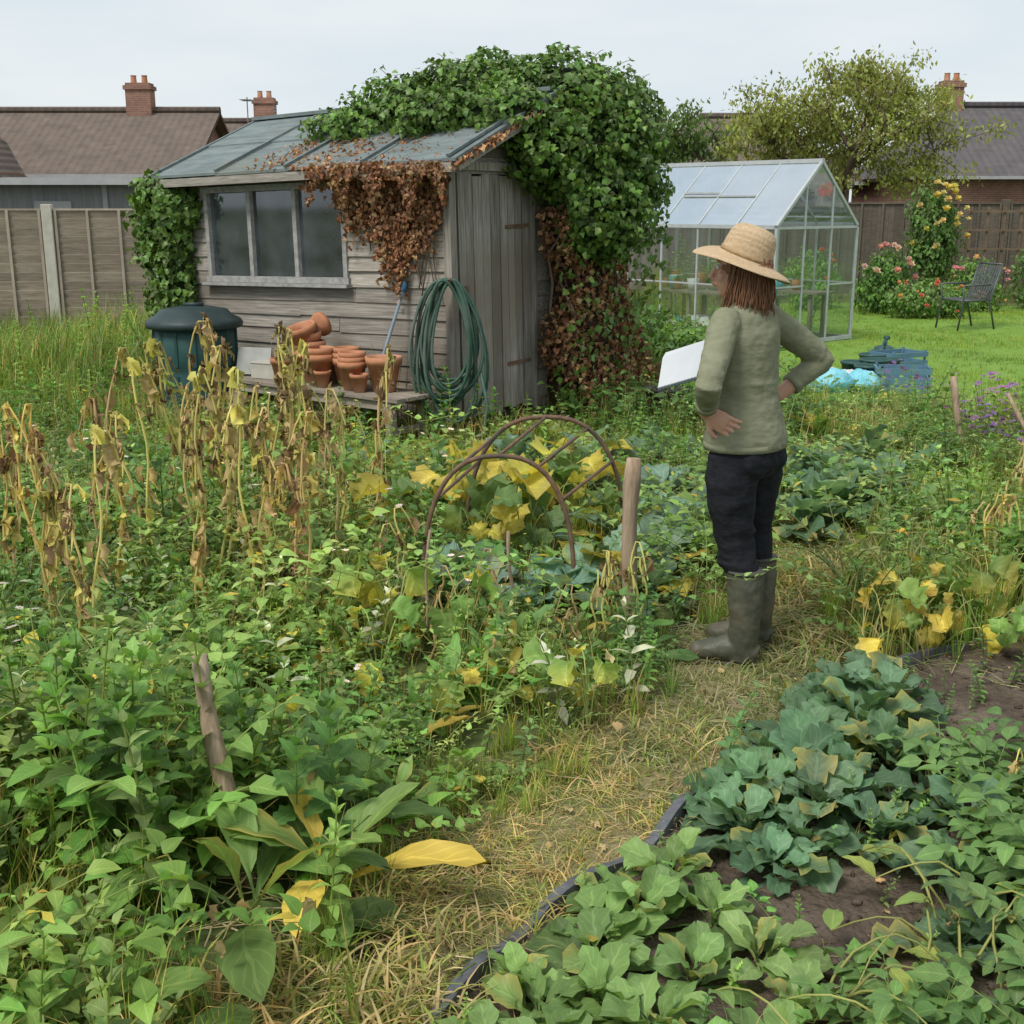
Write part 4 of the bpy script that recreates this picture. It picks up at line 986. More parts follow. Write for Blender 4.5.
tree('garden_tree',6.85,25.5,4.55,2.2,(.115,.145,.04),7000,1.5,seed=4,lumps=[((-1.5,0,2.7),(.8,.8,.5),1300),((-1.7,-.2,3.5),(.7,.8,.45),950),((-.8,0,3.6),(.8,.8,.5),1300),((0,-.2,4.2),(.8,.8,.45),1300),((.2,0,3.3),(.9,.8,.6),1500),((1.3,0,3.5),(.8,.8,.6),1400),((1.7,-.1,2.8),(.7,.8,.5),1200),((.9,-.3,2.5),(.8,.8,.4),1100),((-.6,-.2,2.6),(.8,.8,.4),1100),((.9,.1,4.1),(.6,.6,.4),800)])
tree('background_tree',4.3,33,4.3,1.5,(.055,.10,.03),4000,1.6,sz=.16,seed=8)
random.seed(77)
def shrub(name,c,r,n,col,size=.08,fl=None,nfl=0,fs=.06):
    b=Buf(); T=leaft(size,size*.6,3,'ovate',col,4)
    for i in range(5):
        o=R.uniform(-.4,.4,3)*np.array(r); blobleaves(b,T,np.array(c)+o,np.array(r)*.75,n//5,1.,.2,.35,zmin=0)
    if fl is not None:
        for f in fl:
            b2=Buf()
            for i in range(12): b2.part(leaf(fs,fs*.8,3,1,'round',0,.3,U_(-1.2,.3),0,np.array(f)*.48*U_(.8,1.1)),rot(i*2.4,.2+.09*i),(0,0,0))
            dd=R.normal(0,1,(nfl,3)); dd[:,1]=-np.abs(dd[:,1]); dd[:,2]=np.where(dd[:,2]<-.3,-dd[:,2],dd[:,2]); dd/=np.linalg.norm(dd,axis=1,keepdims=True); P=np.array(c)+dd*np.array(r)*1.12; P=P[P[:,2]>.1]
            n_=orient(dd[:len(P)]*0+[0,-.6,.8]); b.inst([b2.tmpl()],P,n_,R.uniform(.7,1.3,len(P)),tints(len(P),.1,.05))
    return b.obj(name,FOL)
shrub('yellow_rose_bush',(7.2,20.8,1.15),(.45,.35,.85),4200,(.055,.11,.03),.08,[(.62,.58,.18),(.68,.66,.36)],12,.075)
shrub('pink_rose_bush',(6.0,19.6,.5),(.4,.35,.55),2200,(.055,.12,.03),.08,[(.62,.38,.40),(.7,.55,.55)],6,.07)
shrub('orange_flower_bush',(6.5,19.0,.28),(.8,.35,.3),3000,(.07,.13,.04),.07,[(.58,.18,.14),(.6,.36,.16)],10,.045)
shrub('pink_flower_bush',(7.7,20.2,.4),(.5,.35,.45),2200,(.065,.13,.035),.07,[(.6,.35,.42),(.65,.5,.25)],6,.05)
shrub('red_flower_bush',(8.5,17.3,.3),(.7,.5,.4),2500,(.055,.11,.035),.07,[(.45,.08,.09),(.6,.35,.2)],7,.05)
shrub('green_shrub',(9.2,20.8,.6),(.7,.4,.7),2500,(.05,.1,.03),.08)
shrub('green_shrub',(5.1,20.5,.45),(.5,.4,.5),2000,(.065,.14,.03),.08,[(.6,.2,.12)],4,.05)
shrub('green_shrub',(1.1,13.2,.3),(.8,.6,.45),3500,(.05,.11,.03),.09)
shrub('green_shrub',(2.0,12.9,.2),(.6,.5,.3),2200,(.075,.15,.04),.08)
shrub('green_shrub',(4.9,8.8,.25),(.4,.4,.4),2600,(.05,.10,.03),.08)
tr_=empty('garden_trellis',(8.55,22.2,0)); b=MB()
for i in range(5): b.box((-.6+i*.3,0,.85),(.04,.03,1.7))
for i in range(5): b.box((0,-.03,.3+i*.33),(1.3,.02,.035))
b.obj('slats',noisemat('trellis_wood',(.12,.08,.05),(.2,.14,.09),6),tr_)

# ------------------------------------------------------------------ greenhouse
m_alu=noisemat('aluminium_frame',(.42,.44,.44),(.55,.57,.57),8,rough=.45,bump=.1,metal=.3)
m_gg=glassmat('greenhouse_glass',(.45,.5,.49),.05,fk=.9); m_gr=glassmat('greenhouse_roof_glass',(.40,.45,.42),.24,fk=.75)
gh=empty('greenhouse',(GHO[0],GHO[1],0),math.atan2(.66,.75)); 
w,Ln,he,hr=1.70,3.05,1.46,2.25
b=MB(); B_=lambda a,c,s=.035:b.beam(a,c,s,s)
for y in (0,Ln):
    B_((0,y,0),(0,y,he)); B_((w,y,0),(w,y,he)); B_((0,y,he+.02),(w/2,y,hr)); B_((w,y,he+.02),(w/2,y,hr)); B_((.02,y,he),(w-.02,y,he),.03); B_((.02,y,.05),(w-.02,y,.05),.05)
    for x in (w/3,2*w/3): B_((x,y,.07),(x,y,he+(hr-he)*(2/3) -.02),.022)
    B_((.02,y,.75),(w/3,y,.75),.02); B_((2*w/3,y,.75),(w-.02,y,.75),.02)
nb=5
for x in (0,w):
    B_((x,.02,he+.01),(x,Ln-.02,he+.01),.045); B_((x,.02,.04),(x,Ln-.02,.04),.05); B_((x,.02,.75),(x,Ln-.02,.75),.018)
    for i in range(1,nb): B_((x,Ln*i/nb,.07),(x,Ln*i/nb,he-.02),.022); 
for i in range(1,nb):
    y=Ln*i/nb; B_((0,y,he+.03),(w/2,y,hr-.01),.022); B_((w,y,he+.03),(w/2,y,hr-.01),.022)
B_((w/2,-.02,hr+.01),(w/2,Ln+.02,hr+.01),.05)
B_((-.005,.03,.1),(-.005,.55,he-.05),.015); B_((-.006,Ln-.6,.1),(-.006,Ln-.05,he-.05),.015); B_((w*.25,Ln*.4+.01,he+.42),(w*.25,Ln*.6,he+.42),.02)
B_((w*.22,.63,he+.38),(w*.22,1.8,he+.38),.018)
b.obj('frame',m_alu,gh)
b=MB()
def pane(V,mi=0): b.raw(V,[(0,1,2,3)],mi)
for i in range(nb):
    y0=Ln*i/nb+.012;y1=Ln*(i+1)/nb-.012
    for x in (0,w): pane([(x,y0,.07),(x,y1,.07),(x,y1,he),(x,y0,he)])
    pane([(0,y0,he+.03),(0,y1,he+.03),(w/2,y1,hr),(w/2,y0,hr)],1); pane([(w,y0,he+.03),(w,y1,he+.03),(w/2,y1,hr),(w/2,y0,hr)],1)
for y in (0,Ln):
    for i in range(3): pane([(w*i/3+.01,y,.07),(w*(i+1)/3-.01,y,.07),(w*(i+1)/3-.01,y,he),(w*i/3+.01,y,he)])
    b.raw([(.03,y,he+.02),(w-.03,y,he+.02),(w/2,y,hr-.03)],[(0,1,2)])
b.obj('glass',[m_gg,m_gr],gh)
b=MB(); b.box((.35,Ln/2,.62),(.45,Ln-.3,.03)); b.box((w-.35,Ln/2,.62),(.45,Ln-.3,.03)) 
for y in (.3,1.5,2.7):
    for x in (.2,.5,w-.2,w-.5): b.box((x,y,.31),(.04,.04,.6))
b.obj('staging',m_wood,gh)
b=MB(); mts=[m_terra,noisemat('black_pot',(.02,.02,.02),(.04,.04,.04),4,rough=.5,bump=0),noisemat('red_plastic',(.5,.04,.03),(.6,.07,.04),4,rough=.5,bump=0),m_cyan,m_white]
for i in range(44):
    s=U_(.12,.22); b.lathe([(0,0),(s*.35,0),(s*.5,s*.9),(s*.44,s*.9),(0,s*.8)],(random.choice([.2,.32,.45,w-.35])+U_(-.06,.06),U_(.15,Ln-.15),.64),12,mi=random.choice([0,0,1,2,2,3,4]))
for i in range(22):
    s=U_(.22,.36); b.lathe([(0,0),(s*.35,0),(s*.5,s*.9),(s*.44,s*.9),(0,s*.8)],(U_(.15,.6),U_(.2,Ln-.2),.0),12,mi=random.choice([0,1,1,2,3,4]))
b.obj('plant_pots',mts,gh,smooth=True)
b=Buf(); 
for i in range(60):
    b.inst(nett2+pinF+mint,np.array([[random.choice([.25,.4,w-.35]),U_(.2,Ln-.2),U_(.7,.78) if i<40 else 0.02]]),zrots(1),np.array([U_(.8,1.7)]),tints(1))
b.obj('greenhouse_plants',FOL,gh)

# ------------------------------------------------------------------ bags and crates on the lawn
m_bag=noisemat('blue_polythene',(.10,.45,.55),(.3,.65,.75),5,rough=.3,bump=.8,bscale=14,dist=.04)
for (x,y,s,mm) in [(3.0,11.2,.18,m_bag),(3.2,11.4,.15,m_white),(3.3,11.3,.16,m_bag),(2.82,11.2,.14,m_bag),(3.1,11.7,.14,m_white)]:
    b=MB(); b.sph((0,0,s*.6),(s*1.2,s,s*.7),20,12,jit=.12); b.obj('plastic_bag',mm,smooth=True,loc=(x,y,.01),disp=.06,dsc=.06,rz=U_(0,3))
m_dkg=noisemat('dark_green_plastic',(.02,.06,.055),(.04,.1,.09),5,rough=.45,bump=.1)
for (x,y,s) in [(3.45,11.6,.22),(3.6,11.9,.24),(3.78,12.1,.22),(3.4,11.9,.22),(3.75,12.5,.22)]:
    b=MB(); b.lathe([(0,0),(s*.42,0),(s*.6,s*.95),(s*.64,s*.95),(s*.64,s*1.05),(s*.56,s*1.05),(s*.42,s*.1),(0,s*.1)],k=16); b.obj('plastic_planter',m_dkg,smooth=True,loc=(x,y,0))
def crate(loc,rz,mat):
    b=MB()
    for z in (.03,.12,.21):
        for sgn in (-1,1): b.box((0,sgn*.17,z),(.5,.015,.05)); b.box((sgn*.243,0,z),(.015,.32,.05))
    for sx_ in (-1,1):
        for s_ in (-1,1): b.box((sx_*.225,s_*.152,.13),(.02,.02,.25))
    b.box((0,0,.012),(.46,.3,.012)); b.obj('garden_crate',mat,loc=loc,rz=rz)
m_cr=noisemat('blue_grey_crate',(.08,.16,.22),(.13,.25,.33),5,rough=.5,bump=0)
crate((4.05,12.6,.01),.5,m_cr); crate((3.7,11.35,.01),-.2,m_cr)
b=MB(); b.lathe([(0,0),(.11,0),(.115,.02),(.105,.22),(.06,.24),(.055,.24),(0,.2)],k=18); b.tube([(.1,0,.06),(.2,0,.16),(.3,0,.27)],[.022,.016,.012],8); b.lathe([(.01,0),(.04,.03),(0,.035)],(.3,0,.27),10,Rm=rot(-1.57,0,0)@rot(0,-.8)); b.tube([(-.1,0,.05),(-.19,0,.14),(-.14,0,.27),(-.02,0,.3),(.06,0,.24)],.011,7)
b.obj('watering_can',m_dkg,smooth=True,loc=(4.05,13.1,.01),rz=1.2)
b=MB(); s=.3; b.lathe([(0,0),(s*.42,0),(s*.6,s*.8),(s*.64,s*.85),(s*.56,s*.85),(s*.42,s*.1),(0,s*.1)],k=16); b.obj('black_tub',mts[1],smooth=True,loc=(1.25,9.6,.05))

# ------------------------------------------------------------------ garden chair
m_chair=noisemat('grey_metal_chair',(.08,.085,.09),(.13,.135,.14),6,rough=.45,bump=.05,metal=.4)
ch=empty('garden_chair',(6.5,17.4,0),math.radians(-75)); b=MB()
for s_ in (-.26,.26):
    b.tube([(s_,-.28,0),(s_,-.22,.42),(s_,-.24,.63),(s_,.2,.64)],.014,7); b.tube([(s_,.32,0),(s_,.2,.42),(s_,.36,.92)],.014,7); b.tube([(s_,-.22,.42),(s_,.2,.42)],.014,7)
b.tube([(-.26,.36,.92),(.26,.36,.92)],.014,7); b.tube([(-.26,-.22,.42),(.26,-.22,.42)],.014,7)
b.obj('chair_frame',m_chair,ch,smooth=True)
b=MB()
for i in range(9): x=-.22+i*.055; b.beam((x,-.22,.425),(x,.2,.425),.035,.006); b.beam((x,.2,.44),(x,.355,.9),.035,.006,up=(0,1,0))
b.obj('chair_slats',m_chair,ch)

# ------------------------------------------------------------------ stakes, hoops
m_stake=noisemat('weathered_stake',(.22,.155,.10),(.46,.345,.24),7,(6,6,.8),rough=.85,bump=.7,c3=(.32,.27,.2))
def stake(a,c,r,name='wooden_stake'):
    a=np.array(a,float);c=np.array(c,float); b=MB(); P=[a+(c-a)*t+np.array([.006*math.sin(t*7),.005*math.cos(t*5),0]) for t in np.linspace(0,1,9)]
    b.tube(P,[r*U_(.88,1.1) for _ in range(8)]+[r*.86],9); b.obj(name,m_stake,smooth=False).data.polygons.foreach_set('use_smooth',[True]*(len(b.f)-1)+[False])
stake((-.68,2.78,-.02),(-.815,2.92,.60),.024); stake((.475,4.68,-.05),(.485,4.72,.745),.034); stake((3.05,7.9,0),(2.95,8.0,.62),.025); stake((3.45,7.4,0),(3.2,7.7,.55),.014); stake((3.4,6.2,0),(3.55,6.5,.5),.014)
stake((.02,4.75,0),(-.02,4.8,.42),.008,'garden_cane'); stake((-.35,4.55,0),(-.33,4.6,.48),.006,'garden_cane')
hp=empty('rusty_hoop_frame'); b=MB()
def hoop(x0,x1,y,h,lean=0):
    P=[]; cx=(x0+x1)/2; rw=(x1-x0)/2
    for t in np.linspace(0,1,29):
        q=PI*(1-t); s=math.sin(q); P.append((cx+rw*(math.copysign(abs(math.cos(q))**.8,math.cos(q))),y+lean*s,h*s**.75+(-.03 if t in(0,1) else 0)))
    b.tube(P,.011,7); return P
A=hoop(-.40,.28,5.15,.66,.03); C=hoop(-.23,.56,5.75,.74,-.03)
for k in (6,10,14,18,22): b.tube([A[k],C[k]],.008,6)
b.obj('hoops',m_rust,hp,smooth=True)

# ------------------------------------------------------------------ woman
WO=np.array([.945,4.52]); wz=float(gz(.93,4.5))
wo=empty('woman_gardener',(WO[0],WO[1],wz+.008),math.radians(48.7))
def fabric(name,c1,c2,sc,bump,rough=.9,st=(1,1,1),bs=9):
    return noisemat(name,c1,c2,sc,st,rough=rough,bump=bump,bscale=bs,dist=.03,spec=.1)
m_shirt=fabric('olive_jersey',(.195,.20,.13),(.245,.25,.165),30,.45,st=(1,1,2.2),bs=7); m_trs=fabric('black_trousers',(.013,.014,.018),(.024,.025,.03),30,.35,.75,st=(1,1,2.5),bs=7)
m_skin=noisemat('skin',(.5,.27,.19),(.58,.33,.24),20,rough=.5,bump=.08,spec=.4); m_boot=noisemat('dark_green_rubber',(.055,.058,.042),(.10,.102,.072),14,rough=.5,bump=.1,c3=(.16,.135,.095))
m_hair=noisemat('auburn_hair',(.12,.05,.025),(.30,.15,.08),30,(6,6,.6),rough=.5,bump=.5)
cxp=-.05
b=MB()
b.tube([(cxp,.035,.96),(cxp,.035,.93),(cxp,.025,.87),(cxp,.02,.81),(cxp,.025,.76)],[(.130,.09),(.142,.10),(.165,.118),(.174,.124),(.155,.105)],20,ref=(1,0,0))
b.tube([(-.135,.03,.84),(-.138,.03,.74),(-.125,.03,.62),(-.108,.028,.52),(-.10,.01,.45),(-.097,-.015,.37),(-.097,-.022,.30)],[.094,.100,.088,.074,.070,.062,.054],16,ref=(1,0,0))
b.tube([(.035,.02,.84),(.048,.03,.74),(.064,.045,.62),(.082,.055,.52),(.092,.048,.45),(.102,.035,.37),(.105,.032,.30)],[.094,.100,.088,.074,.070,.062,.054],16,ref=(1,0,0))
b.sph((cxp-.065,-.045,.82),(.082,.062,.075)); b.sph((cxp+.065,-.045,.82),(.082,.062,.075))
for X,Yc in ((-.104,.018),(.086,.052)):
    for z,r_ in ((.415,.069),(.445,.0725),(.50,.0755),(.545,.078)):
        b.tube([(X,Yc,z-.008),(X,Yc+.003,z),(X,Yc,z+.008)],[r_-.01,r_,r_-.01],14,ref=(1,0,.2))
b.obj('trousers',m_trs,wo,remesh=.008,disp=.018,dsc=.075,smit=4)
def boot(ax,ay,dx,dy,nm):
    b=MB(); d=np.array([dx,dy]); d/=np.linalg.norm(d); s_=np.array([d[1],-d[0]]); p=lambda f,z,s=0:(ax+d[0]*f+s_[0]*s,ay+d[1]*f+s_[1]*s,z); ref=(s_[0],s_[1],0)
    b.tube([p(.0,.385),p(0,.36),p(-.005,.27),p(-.008,.18),p(-.004,.11),p(.0,.05),p(.0,.015)],[(.070,.073),(.069,.072),(.066,.070),(.058,.061),(.052,.062),(.048,.064),(.045,.060)],18,ref=ref)
    b.tube([p(-.062,.045),p(-.03,.058),p(.04,.066),(p(.09,.056)),p(.14,.046),p(.18,.041),p(.20,.036)],[(.03,.040),(.042,.050),(.046,.058),(.050,.048),(.049,.040),(.040,.034),(.020,.020)],16,ref=ref)
    b.obj(nm,m_boot,wo,remesh=.006,disp=.010,dsc=.045,smit=4)
    q=MB(); q.tube([p(-.062,.008),p(-.045,.008),p(.03,.008),p(.10,.008),p(.16,.008),p(.195,.008)],[(.024,.010),(.038,.010),(.038,.010),(.046,.010),(.040,.010),(.018,.010)],12,ref=ref)
    q.tube([p(0,.378),p(0,.390)],[(.0715,.0745),(.0715,.0745)],20,ref=ref); q.obj(nm+'_sole_and_trim',noisemat(nm+'_rub',(.055,.055,.04),(.08,.08,.06),8,rough=.6),wo,smooth=True)
boot(-.097,-.026,-.40,.90,'left_boot'); boot(.105,.032,-.3,.95,'right_boot')
b=MB()
b.tube([(cxp,.03,.868),(cxp,.03,.90),(cxp,.035,.98),(cxp,.04,1.06),(cxp,.045,1.14),(cxp,.05,1.22),(cxp,.05,1.29),(cxp,.05,1.345),(cxp,.055,1.385),(cxp,.065,1.41)],
 [(.186,.150),(.184,.148),(.164,.130),(.148,.114),(.15,.114),(.16,.12),(.166,.116),(.157,.093),(.105,.07),(.062,.06)],24,ref=(1,0,0))
Lsh=(cxp-.15,.05,1.335); Lel=(-.41,-.02,1.135); Lwr=(-.245,.085,1.005)
Rsh=(cxp+.15,.05,1.335); Rel=(.335,-.08,1.165); Rwr=(.165,.02,1.03)
def arm(sh,el,wr,cut):
    sh,el,wr=map(np.array,(sh,el,wr)); m=(sh+el)/2; f=el+(wr-el)*cut
    b.tube([sh+(sh-el)*.12,sh,m,el-(el-sh)*.08,el,el+(wr-el)*.12,(el+f)/2,f],[.05,.060,.053,.048,.049,.047,.044,.040],14)
    ax_=(wr-el)/np.linalg.norm(wr-el)
    for t in (.2,.36,.52,.66): 
        c=el+(wr-el)*t; b.tube([c-ax_*.006,c,c+ax_*.006],[.040,.0485-.004*t,.040],14)
    ax_=(el-sh)/np.linalg.norm(el-sh)
    for t in (.60,.74,.87): 
        c=sh+(el-sh)*t; b.tube([c-ax_*.007,c,c+ax_*.007],[.045,.0545,.045],14)
arm(Lsh,Lel,Lwr,.72); arm(Rsh,Rel,Rwr,.72)
for z,rr,yy,sl in ((.955,(.171,.137),.033,-.25),(1.01,(.161,.126),.037,.2),(1.06,(.154,.119),.041,-.15),(1.11,(.154,.118),.043,.3)):
    b.tube([(cxp,yy,z-.007),(cxp+.004,yy,z),(cxp,yy,z+.007)],[(rr[0]-.012,rr[1]-.012),rr,(rr[0]-.012,rr[1]-.012)],24,ref=(1,.08,sl))
b.obj('shirt',m_shirt,wo,remesh=.007,disp=.018,dsc=.09,smit=3)
b=MB(); b.tube([(cxp,.03,.860),(cxp,.03,.884)],[(.184,.148),(.184,.148)],24,ref=(1,0,0)); b.obj('shirt_hem',m_shirt,wo,smooth=True,disp=.008,dsc=.05)
def hand(nm,el,wr,fd,back,thumb):
    b=MB(); el,wr,fd,back,thumb=[np.array(q,float) for q in (el,wr,fd,back,thumb)]; fd/=np.linalg.norm(fd); back-= (back@fd)*fd; back/=np.linalg.norm(back); sd=np.cross(fd,back)
    if sd@thumb<0: sd=-sd
    b.tube([el+(wr-el)*.55,el+(wr-el)*.8,wr,wr+fd*.02],[(.034,.034),(.030,.028),(.027,.021),(.03,.018)],12,ref=sd)
    K=[.030,.010,-.010,-.029]; Ls=[.070,.078,.073,.057]
    b.tube([wr,wr+fd*.03,wr+fd*.06,wr+fd*.088],[(.028,.017),(.036,.016),(.040,.014),(.039,.011)],14,ref=sd)
    for k,Lf in zip(K,Ls):
        p=wr+fd*.08+sd*k; P=[p-fd*.03,p]; a=.25; 
        for i,seg in enumerate((.44,.31,.25)):
            dirn=fd*math.cos(a)-back*math.sin(a)+sd*k*2.2; P.append(P[-1]+dirn*Lf*seg); a+=.30
        b.tube(P,[.0085,.0095,.0088,.008,.0062],8)
        b.sph(P[-1],.0065,8,6)
    p=wr+fd*.025+sd*.024; td=fd*.55+sd*.8-back*.1; td/=np.linalg.norm(td); P=[p-td*.015,p,p+td*.034,p+td*.034+(fd*.85+sd*.35-back*.25)*.028,p+td*.034+(fd*.95+sd*.1-back*.3)*.052]
    b.tube(P,[.013,.0135,.0115,.0095,.007],8); b.sph(P[-1],.0072,8,6)
    b.obj(nm,m_skin,wo,remesh=.0032,smit=3)
hand('left_forearm_and_hand',Lel,Lwr,(.22,-.80,-.42),(-.93,-.25,.05),(.0,.35,-.9))
hand('right_forearm_and_hand',Rel,Rwr,(-.2,.85,-.35),(.95,.2,.05),(0,-.4,.9))
for el,wr,nm in ((Lel,Lwr,'left_cuff'),(Rel,Rwr,'right_cuff')):
    el,wr=np.array(el),np.array(wr); b=MB(); b.tube([el+(wr-el)*.60,el+(wr-el)*.66,el+(wr-el)*.73],[.0415,.044,.0415],14); b.obj(nm,m_shirt,wo,smooth=True,disp=.005,dsc=.03)
hd=empty('head_group',(cxp,.085,1.515),math.radians(22)); hd.parent=wo; hd.rotation_euler[0]=math.radians(4)
b=MB()
b.sph((0,-.012,.035),(.073,.09,.078),20,14); b.sph((0,.028,-.035),(.054,.058,.068),16,12); b.sph((0,.052,-.082),(.026,.024,.02),10,8)
b.sph((-.035,.058,-.025),(.022,.02,.022),10,8); b.sph((.035,.058,-.025),(.022,.02,.022),10,8)
b.tube([(0,.085,.012),(0,.098,-.012),(0,.108,-.032),(0,.09,-.042)],[.008,.010,.013,.009],8); b.tube([(-.04,.078,.03),(0,.086,.034),(.04,.078,.03)],[.008,.009,.008],8)
b.tube([(-.022,.082,-.060),(0,.090,-.058),(.022,.082,-.060)],[.004,.008,.004],8)
b.tube([(0,-.03,-.14),(0,-.028,-.09),(0,-.02,-.04)],[.05,.047,.05],16)
for s_ in (-1,1): b.sph((s_*.075,-.005,-.008),(.009,.018,.03),10,8)
b.obj('head',m_skin,hd,remesh=.005,smit=4)
b=MB()
for s_ in (-1,1): b.sph((s_*.03,.079,.008),(.012,.009,.009),10,8); b.sph((s_*.03,.0865,.008),(.005,.003,.005),8,6,mi=1)
b.obj('eyes',[m_upvc,m_hair],hd,smooth=True)
b=MB(); b.tube([(-.024,.089,-.0595),(0,.0975,-.058),(.024,.089,-.0595)],[.002,.004,.002],6); b.obj('lips',noisemat('lips',(.42,.14,.11),(.48,.17,.14),10),hd,smooth=True)
b=MB(); b.sph((0,-.022,.03),(.085,.096,.083),20,14); b.tube([(0,-.035,.02),(0,-.042,-.04),(0,-.050,-.10),(0,-.058,-.145)],[(.086,.070),(.094,.072),(.096,.062),(.078,.040)],18,ref=(1,0,0))
b.obj('hair',m_hair,hd,remesh=.006,disp=.014,dsc=.02,smit=3)
b=MB()
for i in range(640):
    a=-PI/2+U_(-2.05,2.05)
    r0=U_(.080,.094); P=[]; L=U_(.13,.215); fl=U_(-.012,.040); w1=U_(0,6); sw=U_(-.28,.28)
    for t in np.linspace(0,1,7):
        r=r0+.007*math.sin(t*6+w1)+fl*t-.02*max(0,t-.7); aa=a+sw*t
        P.append((math.cos(aa)*r,math.sin(aa)*r*1.0-.018,.03-L*t))
    b.tube(P,[.0022,.0026,.0025,.0022,.0018,.0013,.0005],5)
b.obj('hair_strands',m_hair,hd,smooth=True)
ht=empty('sun_hat_group',(0,-.012,.045)); ht.parent=hd; ht.rotation_euler=(math.radians(16),0,0)
b=MB(); k=48; prof=[(0,.122),(.03,.122),(.055,.117),(.074,.103),(.084,.08),(.089,.05),(.092,.02),(.095,.006),(.11,.0),(.135,-.006),(.158,-.012),(.178,-.022),(.181,-.026),(.178,-.027),(.15,-.017),(.11,-.006),(.093,.0)]
V=[]
for i,(r,z) in enumerate(prof):
    for j in range(k):
        q=2*PI*j/k; wv=(.014*math.sin(2*q+.5)+.008*math.sin(3*q))*max(0,(r-.1)/.08) if i>=8 else 0
        V.append((r*math.cos(q)*.94,r*math.sin(q)*1.06,z+wv))
F=[(i*k+j,i*k+(j+1)%k,(i+1)*k+(j+1)%k,(i+1)*k+j) for i in range(len(prof)-1) for j in range(k)]
b.raw(V,F)
m_st,nt,p,out=newmat('straw_braid'); L=nt.links.new
tc=nt.nodes.new('ShaderNodeTexCoord'); wv=nt.nodes.new('ShaderNodeTexWave'); wv.wave_type='RINGS'; wv.rings_direction='SPHERICAL'; wv.inputs['Scale'].default_value=34; wv.inputs['Distortion'].default_value=1.2; L(tc.outputs['Object'],wv.inputs['Vector'])
nz=nt.nodes.new('ShaderNodeTexNoise'); nz.inputs['Scale'].default_value=90; L(tc.outputs['Object'],nz.inputs['Vector'])
rp=nt.nodes.new('ShaderNodeValToRGB'); rp.color_ramp.elements[0].color=(.34,.23,.13,1); rp.color_ramp.elements[1].color=(.60,.45,.28,1); 
mm=nt.nodes.new('ShaderNodeMath'); mm.operation='MULTIPLY_ADD'; L(wv.outputs['Fac'],mm.inputs[0]); mm.inputs[1].default_value=.25; 
sb=nt.nodes.new('ShaderNodeMath'); sb.operation='SUBTRACT'; L(nz.outputs['Fac'],sb.inputs[0]); sb.inputs[1].default_value=.12; L(sb.outputs[0],mm.inputs[2]); L(mm.outputs[0],rp.inputs[0]); L(rp.outputs[0],p.inputs['Base Color']); p.inputs['Roughness'].default_value=.85
bp=nt.nodes.new('ShaderNodeBump'); bp.inputs['Strength'].default_value=.7; bp.inputs['Distance'].default_value=.004; L(mm.outputs[0],bp.inputs['Height']); L(bp.outputs[0],p.inputs['Normal'])
b.obj('straw_sun_hat',m_st,ht,smooth=True)
b=MB(); b.lathe([(.0925,.008),(.0945,.008),(.0925,.024),(.090,.024)],k=48); o=b.obj('hat_band',noisemat('hat_band',(.3,.2,.1),(.42,.3,.17),50,bump=.5),ht,smooth=True); o.scale=(.95,1.07,1)
nbk=empty('notebook',(0,0,0)); nbk.parent=wo; nbk.location=(-.28,.165,1.180); nbk.rotation_euler=(math.radians(-30),math.radians(-50),math.radians(20))
b=MB(); b.box((0,0,0),(.165,.215,.004),mi=0); b.box((0,0,.006),(.157,.208,.007),mi=1); b.raw([(-.077,-.102,.0102),(.077,-.102,.0102),(.077,.102,.0102),(.05,.104,.018),(-.077,.102,.0102)],[(0,1,2,3,4)],1)
b.obj('notebook_pages',[noisemat('notebook_cover',(.1,.14,.2),(.14,.18,.25),5,bump=0),noisemat('paper',(.48,.50,.53),(.55,.57,.59),4,bump=0)],nbk)
b=MB()
for i in range(13): b.tube([(-.079+.003*math.cos(q),-.09+i*.0155,.004+.009*math.sin(q)) for q in np.linspace(0,2*PI,9)],.0011,4)
b.obj('notebook_spiral',m_alu,nbk)

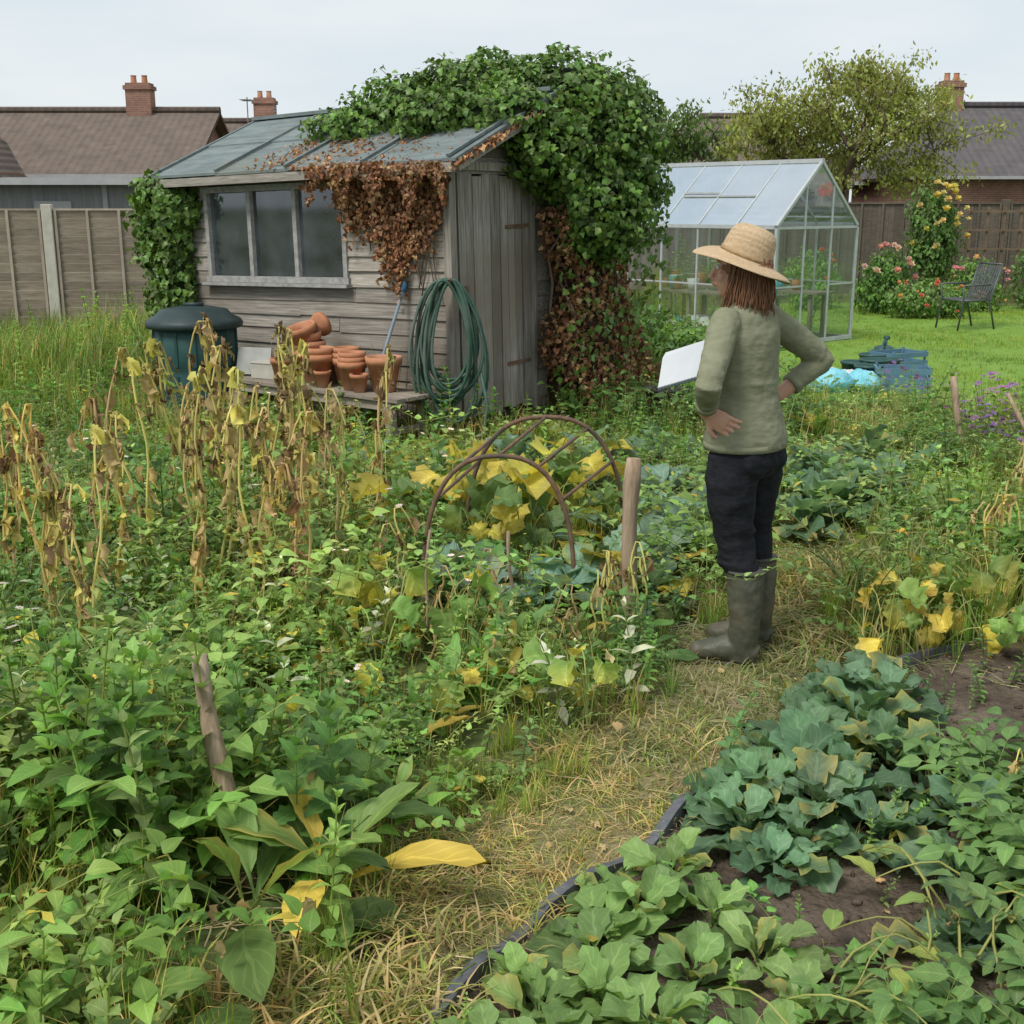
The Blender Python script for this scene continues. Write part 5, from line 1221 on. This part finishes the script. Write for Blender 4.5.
# ------------------------------------------------------------------ camera, world, sun
cam=bpy.data.cameras.new('camera'); co=bpy.data.objects.new('camera',cam); COL.objects.link(co)
cam.sensor_width=36; cam.lens=36*1200/1024; cam.clip_end=2000; cam.clip_start=.05
co.location=(0,0,1.73); co.rotation_euler=(math.radians(90-14.35),0,0); scene.camera=co
sun=bpy.data.lights.new('sun','SUN'); sun.energy=3.0; sun.angle=math.radians(18); sun.color=(1,.96,.90)
so=bpy.data.objects.new('sun',sun); COL.objects.link(so)
el=math.radians(54); az=math.radians(225)
dv=Vector((math.sin(az)*math.cos(el),math.cos(az)*math.cos(el),math.sin(el)))
so.rotation_euler=dv.to_track_quat('Z','Y').to_euler()
wd=bpy.data.worlds.new('World'); scene.world=wd; wd.use_nodes=True; nt=wd.node_tree; L=nt.links.new
for n in list(nt.nodes): nt.nodes.remove(n)
o=nt.nodes.new('ShaderNodeOutputWorld'); bg=nt.nodes.new('ShaderNodeBackground'); bg.inputs['Strength'].default_value=.1; L(bg.outputs[0],o.inputs[0])
sk=nt.nodes.new('ShaderNodeTexSky'); sk.sky_type='NISHITA'; sk.sun_disc=False; sk.sun_elevation=el; sk.sun_rotation=az
tc=nt.nodes.new('ShaderNodeTexCoord'); mp=nt.nodes.new('ShaderNodeMapping'); mp.inputs['Scale'].default_value=(1,1,4.5); L(tc.outputs['Generated'],mp.inputs[0])
nz=nt.nodes.new('ShaderNodeTexNoise'); nz.inputs['Scale'].default_value=2.2; nz.inputs['Detail'].default_value=5; nz.inputs['Roughness'].default_value=.5; L(mp.outputs[0],nz.inputs['Vector'])
rp=nt.nodes.new('ShaderNodeValToRGB'); rp.color_ramp.elements[0].position=.35; rp.color_ramp.elements[1].position=.68
rp.color_ramp.elements[0].color=(.68,.78,.86,1); rp.color_ramp.elements[1].color=(.89,.93,.94,1); L(nz.outputs['Fac'],rp.inputs[0])
sc=nt.nodes.new('ShaderNodeVectorMath'); sc.operation='SCALE'; sc.inputs['Scale'].default_value=10.0; L(rp.outputs[0],sc.inputs[0])
mx=nt.nodes.new('ShaderNodeMixRGB'); mx.inputs[0].default_value=.9; L(sk.outputs[0],mx.inputs[1]); L(sc.outputs[0],mx.inputs[2]); L(mx.outputs[0],bg.inputs[0])
scene.view_settings.view_transform='Standard'; scene.view_settings.look='None'; scene.view_settings.exposure=0
print('faces',sum(len(m.polygons) for m in bpy.data.meshes))
